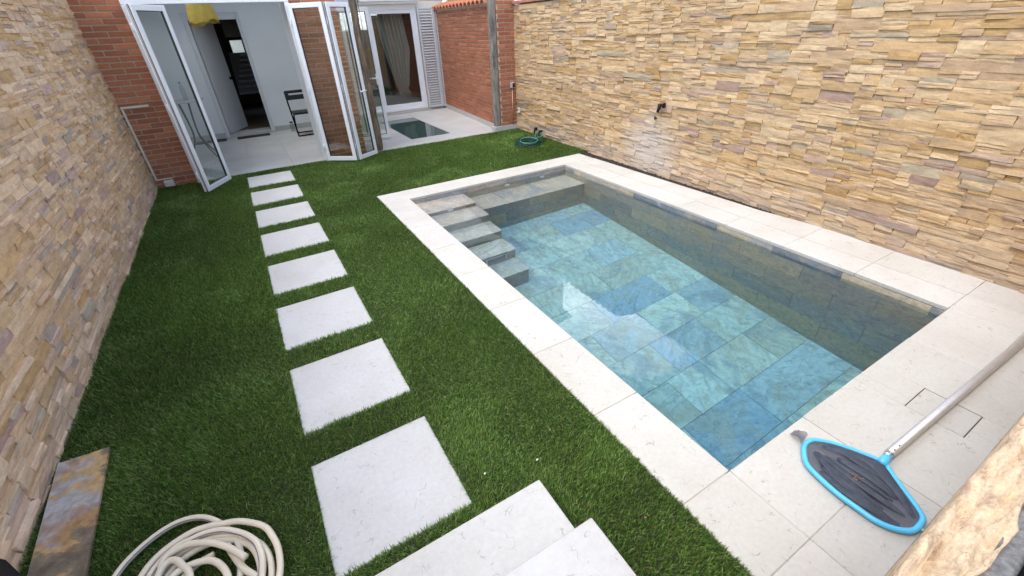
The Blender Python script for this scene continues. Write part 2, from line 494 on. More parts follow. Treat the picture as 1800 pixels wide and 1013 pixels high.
class MB:
    """collects polygons (with one colour each) and links them as ONE mesh object"""

    def __init__(self):
        self.v, self.f, self.c, self.s = [], [], [], []

    def add(self, verts, faces, col=(1, 1, 1), smooth=False, fn=None):
        o = len(self.v)
        if fn:
            verts = [fn(*p) for p in verts]
        self.v.extend([tuple(p) for p in verts])
        for f in faces:
            self.f.append(tuple(i + o for i in f))
            self.c.append(col)
            self.s.append(smooth)
        return self

    def box(self, x0, x1, y0, y1, z0, z1, c=0.0, col=(1, 1, 1), fn=None):
        """box; with c its twelve edges are chamfered"""
        if c <= 0:
            vs = [(x, y, z) for z in (z0, z1) for y in (y0, y1) for x in (x0, x1)]
            fs = [(0, 2, 3, 1), (4, 5, 7, 6), (0, 1, 5, 4), (2, 6, 7, 3), (0, 4, 6, 2), (1, 3, 7, 5)]
            return self.add(vs, fs, col, False, fn)
        ca = min(c, (x1 - x0) * .45, (y1 - y0) * .45, (z1 - z0) * .45)
        vs, idx = [], {}
        X, Y, Z = (x0, x1), (y0, y1), (z0, z1)
        for i in (0, 1):
            for j in (0, 1):
                for k in (0, 1):
                    sx, sy_, sz = (1 - 2 * i) * ca, (1 - 2 * j) * ca, (1 - 2 * k) * ca
                    for a, p in enumerate(((X[i], Y[j] + sy_, Z[k] + sz), (X[i] + sx, Y[j], Z[k] + sz), (X[i] + sx, Y[j] + sy_, Z[k]))):
                        idx[i, j, k, a] = len(vs)
                        vs.append(p)
        fs = []
        for i in (0, 1):
            q = [idx[i, 0, 0, 0], idx[i, 0, 1, 0], idx[i, 1, 1, 0], idx[i, 1, 0, 0]]
            fs.append(q if i == 0 else q[::-1])
            q = [idx[0, i, 0, 1], idx[1, i, 0, 1], idx[1, i, 1, 1], idx[0, i, 1, 1]]
            fs.append(q if i == 0 else q[::-1])
            q = [idx[0, 0, i, 2], idx[0, 1, i, 2], idx[1, 1, i, 2], idx[1, 0, i, 2]]
            fs.append(q if i == 0 else q[::-1])
        for i in (0, 1):
            for j in (0, 1):
                q = [idx[i, j, 0, 0], idx[i, j, 1, 0], idx[i, j, 1, 1], idx[i, j, 0, 1]]
                fs.append(q if i != j else q[::-1])
                q = [idx[i, 0, j, 0], idx[i, 1, j, 0], idx[i, 1, j, 2], idx[i, 0, j, 2]]
                fs.append(q if i == j else q[::-1])
                q = [idx[0, i, j, 1], idx[1, i, j, 1], idx[1, i, j, 2], idx[0, i, j, 2]]
                fs.append(q if i != j else q[::-1])
                for k in (0, 1):
                    t = [idx[i, j, k, 0], idx[i, j, k, 1], idx[i, j, k, 2]]
                    fs.append(t if (i + j + k) % 2 == 1 else t[::-1])
        return self.add(vs, fs, col, False, fn)

    def prism(self, poly, z0, z1, col=(1, 1, 1), fn=None):
        n = len(poly)
        vs = [(p[0], p[1], z0) for p in poly] + [(p[0], p[1], z1) for p in poly]
        fs = [tuple(range(n))[::-1], tuple(range(n, 2 * n))] + [(i, (i + 1) % n, n + (i + 1) % n, n + i) for i in range(n)]
        return self.add(vs, fs, col, False, fn)

    def tube(self, pts, r, seg=10, closed=False, cap=True, col=(1, 1, 1), flat=1.0):
        P = [Vector(p) for p in pts]
        n = len(P)
        rr = r if hasattr(r, '__len__') else [r] * n
        vs, fs = [], []
        up = Vector((0, 0, 1))
        prev = None
        for i in range(n):
            a = P[(i - 1) % n] if (closed or i > 0) else P[i]
            b = P[(i + 1) % n] if (closed or i < n - 1) else P[i]
            t = (b - a).normalized()
            if prev is None:
                s = t.cross(up)
                if s.length < 1e-3:
                    s = t.cross(Vector((0, 1, 0)))
                s.normalize()
            else:
                s = (prev - t * prev.dot(t)).normalized()
            prev = s
            w = s.cross(t)
            for k in range(seg):
                an = 2 * math.pi * k / seg
                vs.append(P[i] + s * math.cos(an) * rr[i] + w * math.sin(an) * rr[i] * flat)
        m = n if closed else n - 1
        for i in range(m):
            for k in range(seg):
                j = (i + 1) % n
                fs.append((i * seg + k, i * seg + (k + 1) % seg, j * seg + (k + 1) % seg, j * seg + k))
        if cap and not closed:
            fs.append(tuple(range(seg))[::-1])
            fs.append(tuple(range((n - 1) * seg, n * seg)))
        return self.add(vs, fs, col, True)

    def lathe(self, cx, cy_, prof, seg=16, col=(1, 1, 1)):
        vs, fs = [], []
        for (r, z) in prof:
            for k in range(seg):
                a = 2 * math.pi * k / seg
                vs.append((cx + r * math.cos(a), cy_ + r * math.sin(a), z))
        for i in range(len(prof) - 1):
            for k in range(seg):
                fs.append((i * seg + k, i * seg + (k + 1) % seg, (i + 1) * seg + (k + 1) % seg, (i + 1) * seg + k))
        fs.append(tuple(range(seg))[::-1])
        fs.append(tuple(range((len(prof) - 1) * seg, len(prof) * seg)))
        return self.add(vs, fs, col, True)

    def build(self, name, m, parent=None, kind=None):
        V = np.array(self.v, dtype=np.float32)
        lo, hi = V.min(0), V.max(0)
        c = np.array([(lo[0] + hi[0]) / 2, (lo[1] + hi[1]) / 2, lo[2]], dtype=np.float64)
        me = bpy.data.meshes.new(name)
        me.from_pydata((V - c).tolist(), [], self.f)
        ca = me.color_attributes.new('Col', 'FLOAT_COLOR', 'CORNER')
        cnt = np.array([len(f) for f in self.f])
        cols = np.ones((len(self.f), 4), dtype=np.float32)
        cols[:, :3] = np.array(self.c, dtype=np.float32)
        ca.data.foreach_set('color', np.repeat(cols, cnt, axis=0).ravel())
        me.polygons.foreach_set('use_smooth', np.array(self.s, dtype=bool))
        me.materials.append(M[m])
        me.update()
        return link(name, me, c, parent, kind)


def link(name, me, c, parent=None, kind=None):
    o = bpy.data.objects.new(name, me)
    COL.objects.link(o)
    WL[o.name] = np.array(c, dtype=np.float64)
    if parent is not None:
        o.parent = parent
        o.location = Vector(WL[o.name] - WL[parent.name])
    else:
        o.location = Vector(c)
    if kind:
        o['kind'] = kind
    return o


def empty(name, loc, parent=None):
    o = bpy.data.objects.new(name, None)
    o.empty_display_size = 0.2
    return_o = link_empty(o, loc, parent)
    return return_o


def link_empty(o, loc, parent):
    COL.objects.link(o)
    WL[o.name] = np.array(loc, dtype=np.float64)
    if parent is not None:
        o.parent = parent
        o.location = Vector(WL[o.name] - WL[parent.name])
    else:
        o.location = Vector(loc)
    return o


def tag(o, label, cat, group=None):
    o['label'] = label
    o['category'] = cat
    if group:
        o['group'] = group
    return o


def thing(name, loc, label, cat, group=None):
    return tag(empty(name, loc), label, cat, group)


def smoothpath(pts, n=8, closed=False):
    """Catmull-Rom through points"""
    P = [np.array(p, dtype=float) for p in pts]
    out = []
    m = len(P)
    for i in range(m if closed else m - 1):
        p0 = P[(i - 1) % m] if (closed or i > 0) else 2 * P[0] - P[1]
        p1, p2 = P[i], P[(i + 1) % m]
        p3 = P[(i + 2) % m] if (closed or i < m - 2) else 2 * P[-1] - P[-2]
        for k in range(n):
            t = k / n
            out.append(0.5 * ((2 * p1) + (-p0 + p2) * t + (2 * p0 - 5 * p1 + 4 * p2 - p3) * t * t + (-p0 + 3 * p1 - 3 * p2 + p3) * t ** 3))
    if not closed:
        out.append(P[-1])
    return out


def depth_px(p, area):
    d = (p - CAM)
    z = d @ np.array(FWD)
    return area / max(z, 0.1) ** 2 if z > 0 else 0


def in_view(p, mx=1.08):
    d = p - CAM
    z = d @ np.array(FWD)
    if z < 0.05:
        return False
    x = 751.03 * (d @ np.array(R_)) / z
    y = 751.03 * (d @ np.array(U_)) / z
    return abs(x) < 900 * mx and abs(y) < 506 * mx


# ------------------------------------------------------------------ plan of the place (metres)
FAC = 7.68                       # plane of the house front
LX = -1.365                      # face of the left wall


def RX(y):                       # face of the right wall
    return 4.535 + 0.0135 * y


PX0, PX1, PY0, PY1 = 1.467, 3.870, 0.584, 5.084             # pool opening
CX0, CX1, CY1 = 1.144, 4.414, 5.432                          # outer edge of the coping
WZ = -0.08


def floor_z(y):
    return -1.08 - (4.64 - y) * 0.095


# ------------------------------------------------------------------ ground
g = MB()
big = 400
for (x0, x1, y0, y1) in ((-big, big, FAC + 6, big), (-big, big, -big, -1.2), (-big, LX - .3, -1.2, FAC + 6), (RX(0) + .45, big, -1.2, FAC + 6)):
    g.box(x0, x1, y0, y1, -0.5, -0.06)
g.build('ground', 'earth', kind='structure')
t = MB()
t.box(LX - .3, CX0, -1.2, FAC, -0.30, -0.010)
t.box(CX0, RX(5) + .4, CY1, FAC, -0.30, -0.010)
t.build('lawn_base', 'turf_base', kind='structure')
s = MB()
for i in range(24):
    ya, yb = 0.0 + i * CY1 / 24, 0.0 + (i + 1) * CY1 / 24
    s.add([(CX1 - .004, ya, -.034 if ya < 2.2 else -.016), (RX(ya) + .2, ya, -.034 if ya < 2.2 else -.010), (RX(yb) + .2, yb, -.034 if ya < 2.2 else -.010), (CX1 - .004, yb, -.034 if ya < 2.2 else -.016)], [(0, 1, 2, 3)])
for i in range(260):
    y = RNG.uniform(2.3, 5.4)
    x = RNG.uniform(CX1 + .021 * (CY1 - y) + .006, RX(y) - .01)
    r = RNG.uniform(.004, .014)
    s.box(x - r, x + r, y - r, y + r * 1.3, -.03, -.014 + r * .8, c=r * .5)
s.build('soil_strip', 'soil', kind='structure')


# ------------------------------------------------------------------ stone cladding
def vnoise(p, seed):
    """cheap smooth value noise for arrays (n,2)"""
    i = np.floor(p).astype(int)
    f = p - i
    f = f * f * (3 - 2 * f)

    def h(a, b):
        k = (a * 374761393 + b * 668265263 + seed * 974711) & 0xffffffff
        k = ((k ^ (k >> 13)) * 1274126177) & 0xffffffff
        return ((k ^ (k >> 16)) & 0xffff) / 65535.0
    a, b = i[:, 0], i[:, 1]
    return (h(a, b) * (1 - f[:, 0]) + h(a + 1, b) * f[:, 0]) * (1 - f[:, 1]) + (h(a, b + 1) * (1 - f[:, 0]) + h(a + 1, b + 1) * f[:, 0]) * f[:, 1]


PAL = [((0.50, 0.345, 0.185), 9), ((0.56, 0.41, 0.245), 9), ((0.46, 0.325, 0.20), 6), ((0.57, 0.43, 0.27), 4), ((0.44, 0.29, 0.135), 4),
       ((0.36, 0.25, 0.195), 1.0), ((0.40, 0.33, 0.23), 1.6), ((0.33, 0.27, 0.20), 0.6), ((0.45, 0.325, 0.235), 2.0)]
PW = np.array([w for _, w in PAL])
PW = PW / PW.sum()


def split(x0, x1, z0, z1, out, depth=0):
    w, h = x1 - x0, z1 - z0
    if depth < 5:
        if w > 0.60 or (w > 0.22 and random.random() < 0.48 and w > 3.6 * h):
            c = x0 + w * random.uniform(0.3, 0.7)
            split(x0, c, z0, z1, out, depth + 1)
            split(c, x1, z0, z1, out, depth + 1)
            return
        if h > 0.09 or (h > 0.038 and random.random() < 0.66):
            c = z0 + h * random.uniform(0.3, 0.7)
            split(x0, x1, z0, c, out, depth + 1)
            split(x0, x1, c, z1, out, depth + 1)
            return
    out.append((x0, x1, z0, z1))


def stone(mb, u0, u1, z0, z1, fn, dep, col, seed):
    """one split-faced stone: rough front, broken edges; fn maps (u, z, out) to the world"""
    nx = int(np.clip((u1 - u0) / .035, 3, 7))
    nz = int(np.clip((z1 - z0) / .02, 2, 4))
    g_ = .0005
    us = np.linspace(u0 + g_, u1 - g_, nx + 1)
    zs = np.linspace(z0 + g_, z1 - g_, nz + 1)
    U, Z = np.meshgrid(us, zs)
    p = np.stack([U.ravel() * 9, Z.ravel() * 34], 1)
    nn = vnoise(p, seed) * .65 + vnoise(p * 2.3 + 7.1, seed + 5) * .35
    tilt_u, tilt_z = random.uniform(-.035, .035), random.uniform(-.10, .08)
    D = dep + (nn - .5) * .009 + (U.ravel() - (u0 + u1) / 2) * tilt_u + (Z.ravel() - (z0 + z1) / 2) * tilt_z
    edge = np.zeros((nz + 1, nx + 1), bool)
    edge[0], edge[-1], edge[:, 0], edge[:, -1] = True, True, True, True
    e = edge.ravel()
    jit = vnoise(p * 1.7 + 31, seed + 9)
    D[e] -= .0045 * np.clip(jit[e] * 2 - .9, 0, 1)
    Uj = U.ravel().copy()
    Zj = Z.ravel().copy()
    top = np.zeros_like(edge)
    top[0], top[-1] = True, True
    tm = top.ravel()
    Zj[tm] += (vnoise(p * 1.1 + 77, seed + 3)[tm] - .5) * .004
    sd = np.zeros_like(edge)
    sd[:, 0], sd[:, -1] = True, True
    sm = sd.ravel()
    Uj[sm] += (vnoise(p * 1.3 + 13, seed + 4)[sm] - .5) * .012
    D = np.maximum(D, .003)
    vs = [fn(u, z, d) for u, z, d in zip(Uj, Zj, D)]
    W = nx + 1
    fs = [(j * W + i, j * W + i + 1, (j + 1) * W + i + 1, (j + 1) * W + i) for j in range(nz) for i in range(nx)]
    rim = [i for i in range(W)] + [j * W + nx for j in range(1, nz + 1)] + [nz * W + i for i in range(nx - 1, -1, -1)] + [j * W for j in range(nz - 1, 0, -1)]
    o = len(vs)
    vs += [fn(Uj[k], Zj[k], 0.0) for k in rim]
    n = len(rim)
    fs += [(rim[(i + 1) % n], rim[i], o + i, o + (i + 1) % n) for i in range(n)]
    mb.add(vs, fs, col, False)


def clad(wall, u0, u1, ztop, fn, tone, limit=300, zbase=-0.03, uvis=None):
    pieces = []
    z = zbase
    row = 0
    while z < ztop - .02:
        h = min(.15 * random.uniform(.93, 1.07), ztop - z)
        u = u0 - random.uniform(0, .6)
        while u < u1:
            w = random.uniform(.5, .62)
            out = []
            split(max(u, u0), min(u + w, u1), z, z + h, out) if min(u + w, u1) - max(u, u0) > .05 else None
            pieces += out
            u += w
        z += h
        row += 1
    scored = []
    for q in pieces:
        c = np.array(fn((q[0] + q[1]) / 2, (q[2] + q[3]) / 2, .02))
        nrm = np.array(fn(0, 0, 1.0)) - np.array(fn(0, 0, 0.0))
        vd = CAM - c
        fac = abs(nrm @ vd) / (np.linalg.norm(nrm) * np.linalg.norm(vd))
        sc_ = depth_px(c, (q[1] - q[0]) * (q[3] - q[2])) * fac if in_view(c) else 0
        scored.append((sc_, q))
    scored.sort(key=lambda a: -a[0])
    rest = MB()
    for k, (sc_, q) in enumerate(scored):
        base = np.array(PAL[RNG.choice(len(PAL), p=PW)][0]) * tone * RNG.uniform(.92, 1.08)
        dep = RNG.choice([.012, .016, .021, .028], p=[.36, .38, .20, .06]) + RNG.uniform(-.004, .004)
        mb = MB() if (k < limit and sc_ > 0) else rest
        stone(mb, *q, fn, dep, tuple(base), int(RNG.integers(1 << 20)))
        if mb is not rest:
            mb.build('stone', 'cladding', wall)
    rest.build('stonework', 'cladding', wall, kind='stuff')


wall_r = thing('stone_wall', (RX(3.8), 3.8, -0.05), 'tall wall clad in warm tan split stone running along the pool', 'wall')
w = MB()
yA, yB = -0.30, 7.70
for (z0, z1) in ((-.3, 2.07),):
    w.add([(RX(yA), yA, z0), (RX(yB), yB, z0), (RX(yB) + .26, yB, z0), (RX(yA) + .26, yA, z0), (RX(yA), yA, z1 + .09), (RX(yB), yB, z1), (RX(yB) + .26, yB, z1), (RX(yA) + .26, yA, z1 + .09)],
          [(0, 1, 2, 3), (4, 7, 6, 5), (0, 4, 5, 1), (2, 6, 7, 3), (0, 3, 7, 4), (1, 5, 6, 2)])
w.build('wall_core', 'back_mortar', wall_r)
clad(wall_r, yA, yB, 2.075, lambda u, z, d: (RX(u) - d, u,  z * (1 + .043 * (7.7 - u) / 8.0) if z > 1 else z + max(0, z) * .043 * (7.7 - u) / 8.0), np.array([1.02, 0.99, 0.96]) * 1.06)
y = yB - .02
while y > yA:
    ya = max(y - .33, yA)
    zz = 2.078 + .09 * (7.7 - (y + ya) / 2) / 8.0
    c = MB()
    c.box(RX(y) - .045, RX(y) + .30, ya + .003, y - .003, zz, zz + .045, c=.006)
    c.build('cap_tile', 'red_cap', wall_r)
    y -= .33

wall_l = thing('stone_wall', (LX, 3.6, -0.05), 'greyish beige split stone wall beside the lawn, ending at the brick house front', 'wall')
w = MB()
w.box(LX - .25, LX - .0, -0.9, FAC + .02, -.3, 2.62)
w.build('wall_core', 'back_mortar', wall_l)
clad(wall_l, -0.9, FAC, 2.6, lambda u, z, d: (LX + d, u, z), np.array([1.40, 1.36, 1.50]))
c = MB()
c.box(LX - .28, LX + .05, -0.9, FAC, 2.625, 2.68, c=.008)
c.build('wall_cap', 'red_cap', wall_l)

# the near wall the photographer looks over
wall_n = thing('parapet_wall', (0.9, -0.08, 0.3), 'stone clad parapet with rough grey mortar top, cut off at the bottom right corner', 'wall')
w = MB()
nx, ny = 60, 10
vs, fs = [], []
for j in range(ny + 1):
    for i in range(nx + 1):
        x = .22 + 2.6 * i / nx
        yy = -.20 + .155 * j / ny
        vs.append((x, yy, 1.392 + RNG.uniform(-.004, .004)))
for j in range(ny):
    for i in range(nx):
        a = j * (nx + 1) + i
        fs.append((a, a + 1, a + nx + 2, a + nx + 1))
w.add(vs, fs)
w.box(.22, 2.82, -.20, -.045, .3, 1.382)
w.build('mortar_top', 'grey_mortar', wall_n)
pal_n = [(0.57, 0.425, 0.28), (0.60, 0.46, 0.315), (0.53, 0.40, 0.275), (0.57, 0.43, 0.285)]
u = .18
k = 0
while u < 2.8:                                              # cladding seen from above: long ragged stones
    l = random.uniform(.30, .55)
    mb = MB()
    nxx, nyy = 90, 14
    vs, fs = [], []
    sd = int(RNG.integers(1 << 20))
    xs_ = u + l * np.arange(nxx + 1) / nxx
    ys_ = -.046 + .043 * np.arange(nyy + 1) / nyy
    XX, YY = np.meshgrid(xs_, ys_)
    q = np.stack([XX.ravel() * 16, YY.ravel() * 120 + XX.ravel() * 5], 1)
    hgt = (vnoise(q, sd) - .5) * .012 + (vnoise(q * 2.6, sd + 1) - .5) * .009 + (vnoise(q * 6.1, sd + 2) - .5) * .006
    step = np.floor(vnoise(np.stack([XX.ravel() * 7, YY.ravel() * 130 + XX.ravel() * 4], 1), sd + 3) * 5) / 5 * .013
    rag = (vnoise(np.stack([XX.ravel() * 60, XX.ravel() * 0 + 3], 1), 77) - .5) * .003 + (vnoise(np.stack([XX.ravel() * 17, XX.ravel() * 0 + 9], 1), 78) - .5) * .003
    yy_ = YY.ravel() + rag * np.clip((YY.ravel() + .030) / .02, 0, 1) - .002
    inn = (vnoise(np.stack([XX.ravel() * 45, XX.ravel() * 0 + 5], 1), 79) - .5) * .010
    yy_ += inn * np.clip((-.030 - YY.ravel()) / .016, 0, 1)
    zz_ = 1.386 + hgt + step - .004 * (np.abs(XX.ravel() - u) < .002) - .012 * np.clip((YY.ravel() + .008) / .008, 0, 1) ** 2
    vs = [tuple(p) for p in np.stack([XX.ravel(), yy_, zz_], 1)]
    W = nxx + 1
    for j in range(nyy):
        for i in range(nxx):
            a = j * W + i
            fs.append((a, a + 1, a + W + 1, a + W))
    rim = [i for i in range(W)] + [j * W + nxx for j in range(1, nyy + 1)] + [nyy * W + i for i in range(nxx - 1, -1, -1)] + [j * W for j in range(nyy - 1, 0, -1)]
    o = len(vs)
    vs += [(vs[r][0], vs[r][1], 1.18) for r in rim]
    n = len(rim)
    fs += [(rim[i], rim[(i + 1) % n], o + (i + 1) % n, o + i)[::-1] for i in range(n)]
    mb.add(vs, fs, tuple(np.array(pal_n[k % 4]) * RNG.uniform(.95, 1.05)), True)
    mb.build('stone', 'split_edge', wall_n)
    k += 1
    u += l
low = MB()
for i in range(14):
    for z in np.arange(0, 1.17, .15):
        x0 = .70 + i * .27
        low.box(x0, x0 + .265, -.045, -.012 + random.uniform(-.006, .004), z, z + .145, c=.004, col=pal_n[(i + int(z * 10)) % 4])
low.build('stonework', 'cladding', wall_n, kind='stuff')
b_ = MB()
b_.tube([(.1, -.082, 1.40), (2.8, -.082, 1.40)], .019, 10)
for x in (.3, 1.5, 2.7):
    b_.box(x - .01, x + .01, -.09, -.07, 1.30, 1.40)
tag(b_.build('guard_rail', 'black_metal'), 'black metal rail on the parapet in the bottom right corner', 'rail')

# ------------------------------------------------------------------ pool
pool = thing('swimming_pool', (2.67, 2.83, -1.5), 'small rectangular plunge pool with pale stone coping and slate coloured tiles', 'swimming pool')
sh = MB()
WT = .012
sh.box(PX0 - .2, PX1 + .2, PY1 + WT, PY1 + .2, -1.7, -.036)
sh.box(PX0 - .2, PX1 + .2, PY0 - .2, PY0 - WT, -1.7, -.036)
sh.box(PX0 - .2, PX0 - WT, PY0 - WT, PY1 + WT, -1.7, -.036)
sh.box(PX1 + WT, PX1 + .2, PY0 - WT, PY1 + WT, -1.7, -.036)
zf0, zf1 = floor_z(PY0) - .012, floor_z(PY1) - .012
sh.add([(PX0 - WT, PY0 - WT, zf0), (PX1 + WT, PY0 - WT, zf0), (PX1 + WT, PY1 + WT, zf1), (PX0 - WT, PY1 + WT, zf1)], [(0, 1, 2, 3)])
sh.build('pool_shell', 'grout', pool)

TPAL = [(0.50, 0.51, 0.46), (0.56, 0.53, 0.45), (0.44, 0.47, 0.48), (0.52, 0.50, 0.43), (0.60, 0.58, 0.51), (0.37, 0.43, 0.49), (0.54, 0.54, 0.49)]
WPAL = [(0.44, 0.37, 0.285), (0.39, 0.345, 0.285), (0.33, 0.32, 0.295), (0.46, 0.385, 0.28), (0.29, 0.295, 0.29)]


def tcol(pal=TPAL):
    return tuple(np.array(pal[RNG.integers(len(pal))]) * RNG.uniform(.98, 1.18))


JT = .0022
# floor: broken-bond rows 385 mm wide across the pool
yr = PY0 - .049
r = 0
cuts = {0: [2.94], 1: [2.23, 2.89], 2: [1.85, 2.45, 2.85, 3.45], 3: [2.10, 2.63, 2.84, 3.25], 4: [1.72, 2.24, 2.84, 3.4], 5: [2.0, 2.55, 3.35], 6: [2.08, 2.88, 3.5], 7: [2.44, 3.05, 3.6],
        8: [2.2, 2.75, 3.4], 9: [2.5, 3.1], 10: [2.4, 2.9, 3.5], 11: [2.6, 3.2]}
FCOL = {}
while yr < 4.62:
    y0, y1 = max(yr, PY0), min(yr + .385, PY1)
    xs = [PX0] + cuts.get(r, [2.2, 2.8, 3.4]) + [PX1]
    for i in range(len(xs) - 1):
        x0, x1 = xs[i] + JT * .6, xs[i + 1] - JT * .6
        mb = MB()
        a, b = y0 + JT * .6, y1 - JT * .6
        mb.box(x0, x1, a, b, 0, .012, c=.0015, col=tuple(np.minimum(np.array(tcol()) * np.array((1.12, 1.18, 1.16)), .8)), fn=lambda x, y, z: (x, y, floor_z(y) - .012 + z))
        mb.build('floor_tile', 'quartzite', pool)
    yr += .385
    r += 1


def wall_tiles(fn, u0, u1, zb, first):
    """courses of long tiles; fn(u, z, out) -> world"""
    zt = -.036
    row = 0
    while zt > zb:
        h = .115 if row == 0 else .30
        z0 = max(zt - h, zb - .05)
        u = u0 - (first if row % 2 else first + .3) % .6
        while u < u1:
            a, b = max(u, u0) + JT * .7, min(u + .6, u1) - JT * .7
            if b - a > .02:
                mb = MB()
                c = np.array(tcol(WPAL))
                if row == 0 and random.random() < .25:
                    c = np.array((0.20, 0.22, 0.25))
                mb.box(a, b, z0 + JT * .7, zt - JT * .7, 0, WT, c=.0012, col=tuple(c), fn=lambda p, q, d: fn(p, q, d))
                mb.build('wall_tile', 'quartzite', pool)
            u += .6
        zt -= h
        row += 1


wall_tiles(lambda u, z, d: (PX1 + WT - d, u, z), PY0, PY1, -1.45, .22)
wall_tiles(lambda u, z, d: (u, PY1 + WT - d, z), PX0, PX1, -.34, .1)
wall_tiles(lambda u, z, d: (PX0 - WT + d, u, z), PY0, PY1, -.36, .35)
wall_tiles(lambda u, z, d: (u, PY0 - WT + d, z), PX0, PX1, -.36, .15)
# bench along the far end
BZ, BY, SX = -.315, 4.615, 2.18
mb = MB()
mb.box(SX, PX1 - .002, BY + .012, PY1 - .002, -1.15, BZ - .022)
mb.build('bench_block', 'grout', pool)
xs = [SX, 2.62, 3.22, PX1]
for i in range(3):
    mb = MB()
    mb.box(xs[i] + JT, xs[i + 1] - JT, BY - .012, PY1 - .002, BZ - .02, BZ, c=.003, col=tuple(np.array((.54, .50, .43)) * RNG.uniform(.92, 1.08)))
    mb.build('seat_slab', 'quartzite', pool)
for row, (z0, z1) in enumerate(((-.625, BZ - .023), (-.93, -.628), (-1.12, -.933))):
    u = SX - (.2 if row % 2 else .45)
    while u < PX1:
        a, b = max(u, SX), min(u + .6, PX1)
        if b - a > .03:
            mb = MB()
            mb.box(a + JT, b - JT, BY, BY + .012, z0 + .001, z1 - .001, c=.001, col=tcol(WPAL))
            mb.build('bench_tile', 'quartzite', pool)
        u += .6
# five steps down the left side
fr = [4.69, 4.345, 4.04, 3.74, 3.46]
tz = [-.092, -.215, -.43, -.655, -.875]
for i in range(5):
    back = PY1 - .002 if i == 0 else fr[i - 1] + .012
    mb = MB()
    mb.box(PX0 + .002, SX - .014, fr[i] + .012, back, floor_z(4.0) - .05, tz[i] - .024)
    mb.build('step_block', 'grout', pool)
    cx_ = PX0 + .42 + .05 * (i % 2)
    c1 = np.array((.60, .535, .45)) * RNG.uniform(.92, 1.06)
    back_t = PY1 - .002 if i == 0 else fr[i - 1] + .011
    # each tread is cut on the diagonal: two pieces of differing grain
    a_, b_ = (PX0 + .30, PX0 + .66)
    p1 = MB()
    p1.prism([(PX0 + .002, fr[i] - .012), (b_ - .002, fr[i] - .012), (a_ - .002, back_t), (PX0 + .002, back_t)], tz[i] - .022, tz[i], col=tuple(c1))
    p1.build('tread_slab', 'quartzite', pool)
    p2 = MB()
    p2.prism([(b_, fr[i] - .012), (SX - .012, fr[i] - .012), (SX + .006, fr[i] + .006), (SX + .006, back_t), (a_, back_t)], tz[i] - .022, tz[i], col=tuple(c1 * np.array((.93, .97, 1.0))))
    p2.build('tread_slab', 'quartzite', pool)
    low_z = tz[i + 1] if i < 4 else floor_z(fr[4])
    p3 = MB()
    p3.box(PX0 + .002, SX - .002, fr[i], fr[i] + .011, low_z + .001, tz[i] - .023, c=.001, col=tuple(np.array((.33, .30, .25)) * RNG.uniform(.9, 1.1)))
    p3.build('riser_tile', 'quartzite', pool)
    p4 = MB()
    p4.box(SX - .013, SX - .001, fr[i] + .012, back, floor_z(fr[i]) + .0, tz[i] - .023, c=.001, col=tcol(WPAL))
    p4.build('step_side_tile', 'quartzite', pool)
# grille in the fourth riser, return slots
gz = (tz[3] + tz[4]) / 2
gr = MB()
gr.box(1.80, 2.06, fr[3] - .010, fr[3], gz - .055, gz + .055, c=.004)
go = gr.build('grille', 'white_alu', pool)
for i in range(5):
    sl = MB()
    z = gz - .037 + i * .0185
    sl.box(1.815, 2.045, fr[3] - .0125, fr[3] - .0105, z - .005, z + .005)
    sl.build('slot', 'gasket', go)
# three round underwater lights
for (x, y_, z) in ((2.874, PY1, -.165), (3.462, PY1, -.165), (1.83, fr[0], -.150)):
    lm = MB()
    seg = 20
    vs, fs = [], []
    for rr, dd in ((.040, 0.0), (.040, .008), (.034, .012), (.026, .010), (.0, .013)):
        for k in range(seg):
            a = 2 * math.pi * k / seg
            vs.append((x + rr * math.cos(a), y_ - .001 - dd, z + rr * math.sin(a)))
    for i in range(4):
        for k in range(seg):
            fs.append((i * seg + k, i * seg + (k + 1) % seg, (i + 1) * seg + (k + 1) % seg, (i + 1) * seg + k))
    lm.add(vs, fs, (1, 1, 1), True)
    lm.build('pool_light', 'lamp_lens', pool)

# coping and deck slabs


def slab(x0, x1, y0, y1, name='coping_slab', m='limestone', j=.0016, z1=0.0, th=.032, parent=pool, c=.003):
    mb = MB()
    k = RNG.uniform(.955, 1.03)
    mb.box(x0 + j, x1 - j, y0 + j, y1 - j, z1 - th, z1 + RNG.uniform(-.0006, .0006), c=c, col=(k, k * RNG.uniform(.99, 1.005), k * RNG.uniform(.97, 1.0)))
    return mb.build(name, m, parent)


def outer(y):                                                # outer edge of the right coping runs out to the wall
    return CX1 + .021 * (CY1 - y) if y > 2.30 else min(CX1 + .021 * (CY1 - y) + .012 * (2.384 - y) / .6 + .055, RX(y) - .004)


OV = .012                                                    # overhang past the tiled wall
y = PY0
while y < PY1 - .01:
    y2 = min(y + .6, PY1)
    if PY1 - y2 < .15:
        y2 = PY1
    slab(CX0, PX0 + OV * 0, y, y2)
    slab(PX1, PX1 + .30, y, y2)
    mb = MB()
    k = RNG.uniform(.955, 1.03)
    e0, e1 = outer(y + .0016), outer(y2 - .0016)
    mb.prism([(PX1 + .3016, y + .0016), (e0, y + .0016), (e1, y2 - .0016), (PX1 + .3016, y2 - .0016)], -.032, .0003, col=(k, k, k * .99))
    mb.build('coping_slab', 'limestone', pool)
    y = y2
for (a, b) in ((CX0, PX0 + .28), (PX0 + .28, PX0 + .88), (PX0 + .88, PX0 + 1.48), (PX0 + 1.48, PX0 + 2.08), (PX0 + 2.08, PX1 + .30), (PX1 + .30, CX1)):
    slab(a, b, PY1, CY1)
xs = [CX0, PX0, PX0 + .6, PX0 + 1.2, PX0 + 1.8, PX1, PX1 + .30, RX(0) - .004]
LID = (2.588, 2.828, .088, .337)
